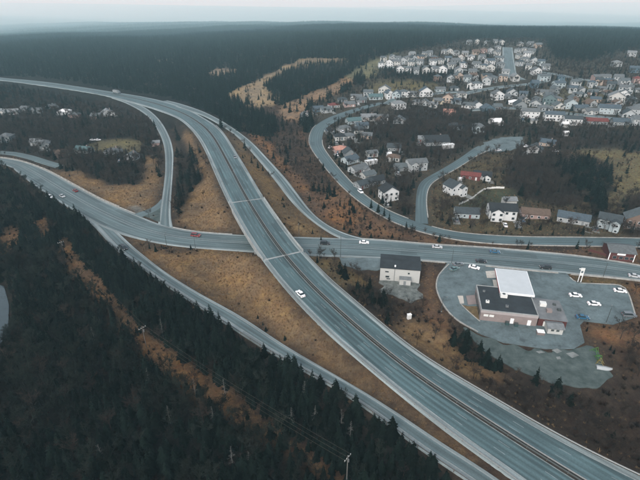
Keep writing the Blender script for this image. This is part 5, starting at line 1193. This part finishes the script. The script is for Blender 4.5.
def util_pole(u, v, h, label, rz):
    p = px(u, v); z = float(terrain_z(p[0], p[1])); o = empty('utility_pole', (p[0], p[1], z), rz, label=label, cat='utility pole', group='utility poles in the cut')
    MB().tube((0, 0, -.5), (0, 0, h), .15, .1, 8).build('pole', M['snag'] if h > 10 else M['pole'], o); c = MB().box(-1.3, 1.3, -.08, .08, h - 1.0, h - .8).build('crossarm', M['snag'], o)
    for x in (-1.15, -.4, .4, 1.15): MB().tube((x, 0, h - .8), (x, 0, h - .5), .06, .05, 6).build('insulator', M['white'], c)
    MB().tube((.3, 0, h - 2.6), (.3, 0, h - 1.7), .22, .22, 8).build('transformer', M['steel'], o); return o
u1 = util_pole(346.5, 485, 11, 'pale utility pole with crossarm in the forest cut near the service road', .9)
u2 = util_pole(147, 349, 9.5, 'pale utility pole standing in the orange part of the forest cut', .9)
u3 = util_pole(66, 260, 9.5, 'distant utility pole at the upper end of the forest cut', .7)
def wires(a, b, label):
    A = np.array(a.location) + (0, 0, 10.4 if a is u1 else 8.9); B = np.array(b.location) + (0, 0, 8.9); o = empty('power_line', A, label=label, cat='power line', group='power lines')
    d = B - A; nrm = np.array([-d[1], d[0], 0]); nrm /= np.linalg.norm(nrm)
    for k in (-1.1, 0, 1.1):
        mb = MB(); P = [d * t + nrm * k - np.array([0, 0, 6 * t * (1 - t)]) for t in np.linspace(0, 1, 24)]
        for i in range(23): mb.tube(P[i], P[i + 1], .014, .014, 4)
        mb.build('wire', M['pole'], o)
wires(u1, u2, 'sagging wires between the two nearest utility poles in the cut'); wires(u2, u3, 'sagging wires between the upper two utility poles in the cut')
o4 = empty('utility_cabinet', (*px(409, 318.5)[:2], float(terrain_z(*px(409, 318.5)[:2]))), .3, label='small white utility cabinet in the scrub beside the highway', cat='cabinet')
MB().box(-.7, .7, -.5, .5, 0, 2.0).build('body', M['white'], o4); MB().box(-.6, .6, -.54, -.5, .2, 1.85).build('door', M['offwhite'], o4); MB().box(-.78, .78, -.58, .58, 2.0, 2.1).build('lid', M['white'], o4)
# green and yellow frames at the gravel yard, pale upturned boat
gp = px(596, 358); gm = mat('bright_green_paint', (.05, .15, .03), .7, .3, 2); ym = mat('yellow_paint', (.18, .15, .05), .5, .1, 2)
for k, (u, v, rz, m_, lb) in enumerate(((594, 352, .6, gm, 'bright green metal frame at the top of the yard scrap'), (597.5, 358, .2, gm, 'bright green metal frame standing in the middle of the yard scrap'), (599.5, 364, .9, ym, 'yellow metal frame at the lower end of the yard scrap'))):
    o = empty('metal_frame', px(u, v), rz, label=lb, cat='metal frame', group='scrap frames at the gravel yard'); o.scale = (.75, .75, .75); o.rotation_euler = ((.0, .35, -.25)[k], (.25, -.2, .1)[k], rz)
    for s in (-1, 1):
        mb = MB(); mb.tube((s * .9, -1.6, 0), (s * .9, -.4, 2.6), .11, .11, 6); mb.tube((s * .9, 1.6, 0), (s * .9, -.4, 2.6), .11, .11, 6); mb.tube((s * .9, -1.2, .9), (s * .9, 1.0, .9), .09, .09, 6); mb.build('side_frame', m_, o)
    for (y, z) in ((-.4, 2.6), (-1.1, 1.1), (.9, .8), (0.1, 2.0)): MB().tube((-.9, y, z), (.9, y, z), .1, .1, 6).build('crossbar', m_, o)
    MB().prism([(-.8, .1, 2.05), (.8, .1, 2.05), (.8, .95, .85), (-.8, .95, .85)], (0, .05, .06)).build('panel', m_, o)
bp = px(604, 368.5); bt = empty('boat', bp, -.25, label='pale upturned boat lying beside the green frames', cat='boat')
V = []; Fc = []
for i, x in enumerate(np.linspace(-2.4, 2.4, 9)):
    wv = .95 * (1 - (max(0, x) / 2.5) ** 2.2)
    for j, t in enumerate(np.linspace(0, math.pi, 7)): V.append((x, -wv * math.cos(t), .75 * math.sin(t) * (.6 + .4 * wv) + .05))
for i in range(8):
    for j in range(6): a = i * 7 + j; Fc.append((a, a + 1, a + 8, a + 7))
Fc.append(tuple(range(7)))
obj('hull', V, Fc, MW['pale grey'], bt, smoothed=True); MB().box(-2.3, 2.3, -.04, .04, .7, .86).build('keel', M['steel'], bt)
# pale garden fence behind the lawn
def fence(pts, h, label, m, n):
    P = px(np.array(pts, float)[:, 0], np.array(pts, float)[:, 1]); A = resample(P, n + 1); o = empty('garden_fence', A[0], label=label, cat='fence')
    for i in range(n):
        e = A[i + 1] - A[i]; L_ = np.hypot(e[0], e[1]); z = float(terrain_z(A[i][0], A[i][1])) - A[0][2]
        MB().box(.03, L_ - .03, -.04, .04, .05, h).build('panel', m, o, (A[i][0] - A[0][0], A[i][1] - A[0][1], z), math.atan2(e[1], e[0]))
fence([(459, 204.5), (470, 198), (484, 190), (504, 190)], 1.3, 'pale board fence around the lawn behind the blue bungalow', M['offwhite'], 16)
# pond at the left edge
lot('pond', 'pond', mat('pond_water', (.03, .045, .05), .08, .1, .3, spec=.6), .02)

# ------------------------------------------------------------------ vegetation
HS = np.array(HOUSE_SPOTS)
def blocked(x, y, margin):
    b = grid_at(NEAR, x, y) < margin
    for hx, hy, hr in HOUSE_SPOTS: b |= (x - hx) ** 2 + (y - hy) ** 2 < hr * hr
    # keep the sight of facades: nothing tall directly in front of a near house
    for (a, c, rr) in [(*store.location[:2], 0), ]: pass
    return b
for o, rr in ((store, 26), (shop, 18), (rs, 15), (ann, 14), (can, 20)):
    HOUSE_SPOTS.append((o.location.x + rr * .45, o.location.y + rr * .25, rr * .75))
T_P = dict(con=[], bare=[], shr=[], tuf=[]); FARW = []
def sample(y0, y1, step, xr):
    ys = np.arange(y0, y1, step); out = []
    for y in ys:
        xs = np.arange(-xr * y - 60, xr * y + 60, step); out.append(np.stack([xs, np.full(len(xs), y)], -1))
    P = np.vstack(out) + rng.uniform(-.48, .48, (sum(len(o) for o in out), 2)) * step
    return P
dens = np.array([[r[3], r[4], r[5], r[6]] for r in REG] + [[.05, .09, .3, .9]])
def plant(P, cs, far=False):
    x, y = P[:, 0], P[:, 1]; z = terrain_z(x, y); u, v = to_px(x, y, z)
    ok = (u > -70) & (u < 710) & (v < 560); x, y, z, u, v = x[ok], y[ok], z[ok], u[ok], v[ok]
    c = classify(u, v, x, y); rr = rng.random(len(x)); b = blocked(x, y, 2.2 if not far else 4) | ((seg_dist(x, y, hw['C'][::4])[0] < 34) & (y > 330) & (u < 190) & (v > 76)); cl = vnoise(x, y, 16, 21)
    d = dens[c].copy()
    pat = smooth(.32, .62, cl)      # conifers and bare trees grow in groups
    fore = (c == 2) | (c == 3)
    d[:, 0] = d[:, 0] * np.where(fore, .35 + 1.3 * pat, .6 + .8 * pat); d[:, 1] = d[:, 1] * np.where(fore, 1.5 - 1.1 * pat, 1.2 - .4 * pat)
    edge = fore & (seg_dist(x, y, serv['C'][::3])[0] < 24)
    d[edge, 0] = .85; d[edge, 1] = .12
    cum = np.cumsum(d[:, :3], 1)
    k = np.where(rr < cum[:, 0], 0, np.where(rr < cum[:, 1], 1, np.where(rr < cum[:, 2], 2, 3))); k[b] = 3
    return x, y, z, u, v, c, k
# near and middle ground
for (y0, y1, st_) in ((58, 240, 2.05), (240, 420, 2.9), (420, 640, 4.0), (640, 980, 5.4)):
    P = sample(y0, y1, st_, .78); x, y, z, u, v, c, k = plant(P, None, y0 > 400)
    for i in np.where(k < 3)[0]:
        (T_P['con'], T_P['bare'], T_P['shr'])[k[i]].append((x[i], y[i], z[i], u[i], v[i], c[i]))
P = sample(60, 330, 1.15, .78); x, y, z, u, v, c, k = plant(P, None)
tk = (rng.random(len(x)) < dens[c][:, 3] * .8) & (grid_at(NEAR, x, y) > 1.0)
T_P['tuf'] = np.stack([x, y, z], -1)[tk]
P = sample(980, 3300, 15, .8); x, y, z, u, v, c, k = plant(P, None, True)
kk = (dens[c][:, 0] > .3) | (rng.random(len(x)) < .12); kk &= ~blocked(x, y, 5)
FARW = np.stack([x, y, z], -1)[kk]
P = sample(3300, 9000, 34, .8); z = terrain_z(P[:, 0], P[:, 1]); FARW = np.vstack([FARW, np.c_[P, z]])

# single trees set by hand: (u, v of the foot, height, kind)
HAND = [(245, 151, 6, 'con'), (252, 167, 6, 'con'), (258, 170, 5.5, 'con'), (263, 173, 5, 'con'), (329, 193, 9, 'con'), (334, 197, 7, 'con'), (371, 208, 6, 'con'), (378, 212, 6, 'con'), (384, 216, 6, 'con'), (389, 221, 5.5, 'con'), (406, 229, 5, 'con'), (412, 231, 5, 'con'), (344, 228, 4, 'con'), (350, 232, 3.6, 'con'), (360, 234, 3.6, 'con'), (371, 237, 3.6, 'con'),
        (535, 383, 7.5, 'con'), (556, 392, 7, 'con'), (470, 352, 6, 'con'), (478, 356, 7, 'con'), (487, 360, 6, 'con'), (498, 366, 6, 'con'), (464, 349, 6, 'con'), (376, 309, 7, 'con'), (383, 313, 7, 'con'), (366, 300, 6, 'con'), (150, 250, 4, 'con'), (156, 252, 3.5, 'con'), (266, 333, 2.2, 'con'), (258, 320, 2.0, 'con'), (285, 343, 2.4, 'con'), (263, 327, 1.8, 'con'), (176, 133, 8, 'con'), (178, 140, 8, 'con'), (190, 176, 7, 'con'), (181, 206, 5, 'con'),
        (261, 95.5, 8, 'con'), (269, 99, 8, 'con'), (273, 100, 9, 'con'), (249, 97, 6, 'con'), (285, 108, 8, 'con'), (290, 112, 8, 'con'), (297, 112, 9, 'con'), (321, 240, 3, 'con')]
HAND_SNAG = [(214, 425, 8), (105, 468, 9), (250, 470, 8), (233, 468, 9), (171, 425, 7), (196, 398, 8), (226, 400, 9), (292, 428, 8), (315, 425, 8), (341, 428, 8), (350, 440, 8), (96, 345, 8), (164, 340, 9), (150, 386, 7), (305, 400, 8)]
area_names = {'fore': ('dark spruce in the foreground forest beside the service road', 'spruces of the foreground forest'), 'fore_bare': ('dark spruce among the bare foreground trees', 'spruces among bare foreground trees')}
def tree_obj(kind, x, y, z, h, rz, var, label, group):
    d = (CON_D if kind == 'con' else BAR_D)[var]; nm = 'spruce_tree' if kind == 'con' else 'bare_tree'
    o = link(nm, None, None, (x, y, z - .05), rz); o.scale = (h * random.uniform(.9, 1.2),) * 2 + (h,); props(o, label, 'tree', group)
    link('trunk', d[0], o); link('crown', d[1], o); return o
WHERE = [((0, 230, 238, 262), 'on the grass by the highway and slip road'), ]
def where(u, v):
    if v < 115: return 'in the tan hillside field'
    if u < 160: return 'on the grass edge by the service road'
    if u < 215: return 'on the island between ramp and highway'
    if u < 300 and v > 300: return 'on the tan wedge beside the service road'
    if u < 300: return 'between the highway and the slip road'
    if v > 280: return 'in the scrub below the shops' if u < 400 else 'beside the gravel yard'
    return 'on the slope below the residential road'
cnt = {}
for (u, v, h, kd) in HAND:
    p = px(u, v); z = float(terrain_z(p[0], p[1])); w_ = where(u, v); cnt[w_] = cnt.get(w_, 0) + 1; n_ = cnt[w_] - 1
    tot = [t for t in HAND if where(t[0], t[1]) == w_]; tot.sort(); rank = tot.index((u, v, h, kd)); word = ('leftmost' if rank == 0 else 'rightmost' if rank == len(tot) - 1 else (ORD + ['thirteenth', 'fourteenth', 'fifteenth', 'sixteenth'])[rank] + ' from the left')
    tree_obj('con', p[0], p[1], z, h, random.uniform(0, 6.28), random.randrange(4), f'single dark spruce {w_}, {word} there', 'single spruces ' + w_)
def snag_parts(seed):
    rnd = random.Random(seed); tr = MB(); cr = MB(); tr.tube((0, 0, -.03), (.01, .01, .6), .014, .009, 6); tr.tube((.01, .01, .6), (.02, 0, 1.0), .009, .002, 5)
    for k in range(34):
        z = rnd.uniform(.3, .97); a = rnd.uniform(0, 6.28); r = (1.05 - z) * rnd.uniform(.1, .3) + .02; q = (math.cos(a) * r, math.sin(a) * r, z + rnd.uniform(-.04, .03))
        cr.tube((.01, .005, z), q, .0035, .0012, 3)
        for j in range(2):
            t = rnd.uniform(.4, .9); p0 = (q[0] * t, q[1] * t, z + (q[2] - z) * t); b = a + rnd.choice((-.7, .7)); cr.tube(p0, (p0[0] + math.cos(b) * r * .35, p0[1] + math.sin(b) * r * .35, p0[2] + .01), .0022, .0008, 3)
    return tr, cr
SNAG = [snag_parts(s) for s in (51, 52)]
SNAG_D = [(a.data('trunk', M['snag'], smoothed=True), b.data('crown', M['snag'])) for a, b in SNAG]
for k, (u, v, h) in enumerate(sorted(HAND_SNAG)):
    p = px(u, v); z = float(terrain_z(p[0], p[1])); o = link('dead_tree', None, None, (p[0], p[1], z), random.uniform(0, 6.28)); o.scale = (h * .8, h * .8, h)
    word = 'leftmost' if k == 0 else 'rightmost' if k == len(HAND_SNAG) - 1 else (ORD + ['thirteenth', 'fourteenth', 'fifteenth'])[k] + ' from the left'
    props(o, f'pale dead tree standing in the dark foreground forest, {word}', 'tree', 'pale dead trees in the foreground forest'); d = SNAG_D[k % 2]; link('trunk', d[0], o); link('crown', d[1], o)
def height(kind, c, y, v):
    nm = REG[c][0] if c >= 0 else 'cut'
    if kind == 'con': base = {'fore': 6.2, 'fore_bare': 6, 'cut': 2.5, 'wood4_dark': 9, 'band': 8, 'block': 7, 'far': 10, 'wedge_bush': 1.6, 'wedge': 1.8, 'yards': 3.6, 'town': 5, 'left_grass': 2.5, 'right_orange': 3, 'strip': 3, 'mid': 4, 'slope': 4.5, 'lowscrub': 4, 'island_dark': 7}.get(nm, 6)
    elif kind == 'bare': base = {'fore': 6.2, 'fore_bare': 6.5, 'cut': 2.4, 'left_wood': 6, 'wood4': 7, 'lowscrub': 3.8, 'slope': 3.5, 'island_dark': 4.5, 'wood1': 7, 'slope_scrub': 4}.get(nm, 5.5)
    else: base = {'lowscrub': 1.6, 'fore': 1.8}.get(nm, 1.1)
    return base * random.uniform(.5, 1.4)
def spread(kind, lst, nobj, label_of):
    A = sorted(lst, key=lambda t: math.hypot(t[0], t[1])); inview = [t for t in A if -5 < t[3] < 645 and t[4] < 500]
    pick = set(); rest = []; n = 0
    for t in A:
        h = height(kind, t[5], t[1], t[4]); var = random.randrange(4)
        if kind == 'bare': var = (var % 2) + (0 if t[5] in (2, 3) and random.random() < .85 else 2)
        if n < nobj and -5 < t[3] < 645 and t[4] < 492:
            lb, gp_ = label_of(t); tree_obj(kind, t[0], t[1], t[2], h, random.uniform(0, 6.28), var, lb, gp_); n += 1
        else: rest.append((t[0], t[1], t[2] - .05, h, var))
    return np.array(rest)
def zone(t):
    cy = np.interp(t[3], [q[0] for q in CUT], [q[1] for q in CUT])
    if t[5] not in (-1, 2, 3): return 'in the scrub beside the highway'
    if t[4] > cy: return 'in the dark forest below the power line cut' if t[3] > 150 else 'in the dark forest at the lower left'
    return 'in the dark forest between the cut and the service road'
rest = spread('con', T_P['con'], 300, lambda t: ('dark green spruce ' + zone(t), 'spruces ' + zone(t)))
scatter('spruce_forest', rest[:, :3], rng.uniform(0, 6.28, len(rest)), rest[:, 3], rest[:, 4], CON_ONE, 'dark spruce forest spreading over the valley and hills')
rest = spread('bare', T_P['bare'], 300, lambda t: ('leafless grey-brown tree ' + zone(t), 'leafless trees ' + zone(t)))
scatter('bare_woods', rest[:, :3], rng.uniform(0, 6.28, len(rest)), rest[:, 3], rest[:, 4], BAR_ONE, 'leafless brown woods between the houses and roads')
A = np.array([(t[0], t[1], t[2] - .05, height('shr', t[5], t[1], t[4])) for t in T_P['shr']])
scatter('shrubbery', A[:, :3], rng.uniform(0, 6.28, len(A)), A[:, 3], rng.integers(0, 3, len(A)), SHR_ONE, 'low brown leafless shrubs on verges and slopes')
A = T_P['tuf']; scatter('dry_grass', A, rng.uniform(0, 6.28, len(A)), rng.uniform(.35, .8, len(A)), rng.integers(0, 3, len(A)), TUF_ONE, 'tufts of dry tan grass on banks and clearings')
scatter('far_forest', FARW, rng.uniform(0, 6.28, len(FARW)), rng.uniform(.8, 1.3, len(FARW)), rng.integers(0, 4, len(FARW)), CLUMP, 'far dark conifer forest fading into fog')
print('COUNTS', {k: len(v) for k, v in T_P.items()}, len(FARW), 'objects', len(scene.objects))

# ------------------------------------------------------------------ the hazy air
hz = bpy.data.materials.new('haze_air'); hz.use_nodes = True; t = hz.node_tree; t.nodes.clear()
ho = t.nodes.new('ShaderNodeOutputMaterial'); hv = t.nodes.new('ShaderNodeVolumePrincipled'); t.links.new(hv.outputs[0], ho.inputs['Volume'])
hv.inputs['Color'].default_value = (.56, .89, 1.0, 1); hv.inputs['Absorption Color'].default_value = (1, 1, 1, 1); hv.inputs['Density'].default_value = HAZE_DENSITY; hv.inputs['Anisotropy'].default_value = 0.0
zlow = float(ZZ.min()) - 6
o = MB().box(-95000, 95000, -3000, 95000, zlow, CAM_H + 12).build('haze', hz); props(o, 'pale damp haze thickening to fog over the far hills', kind='stuff')
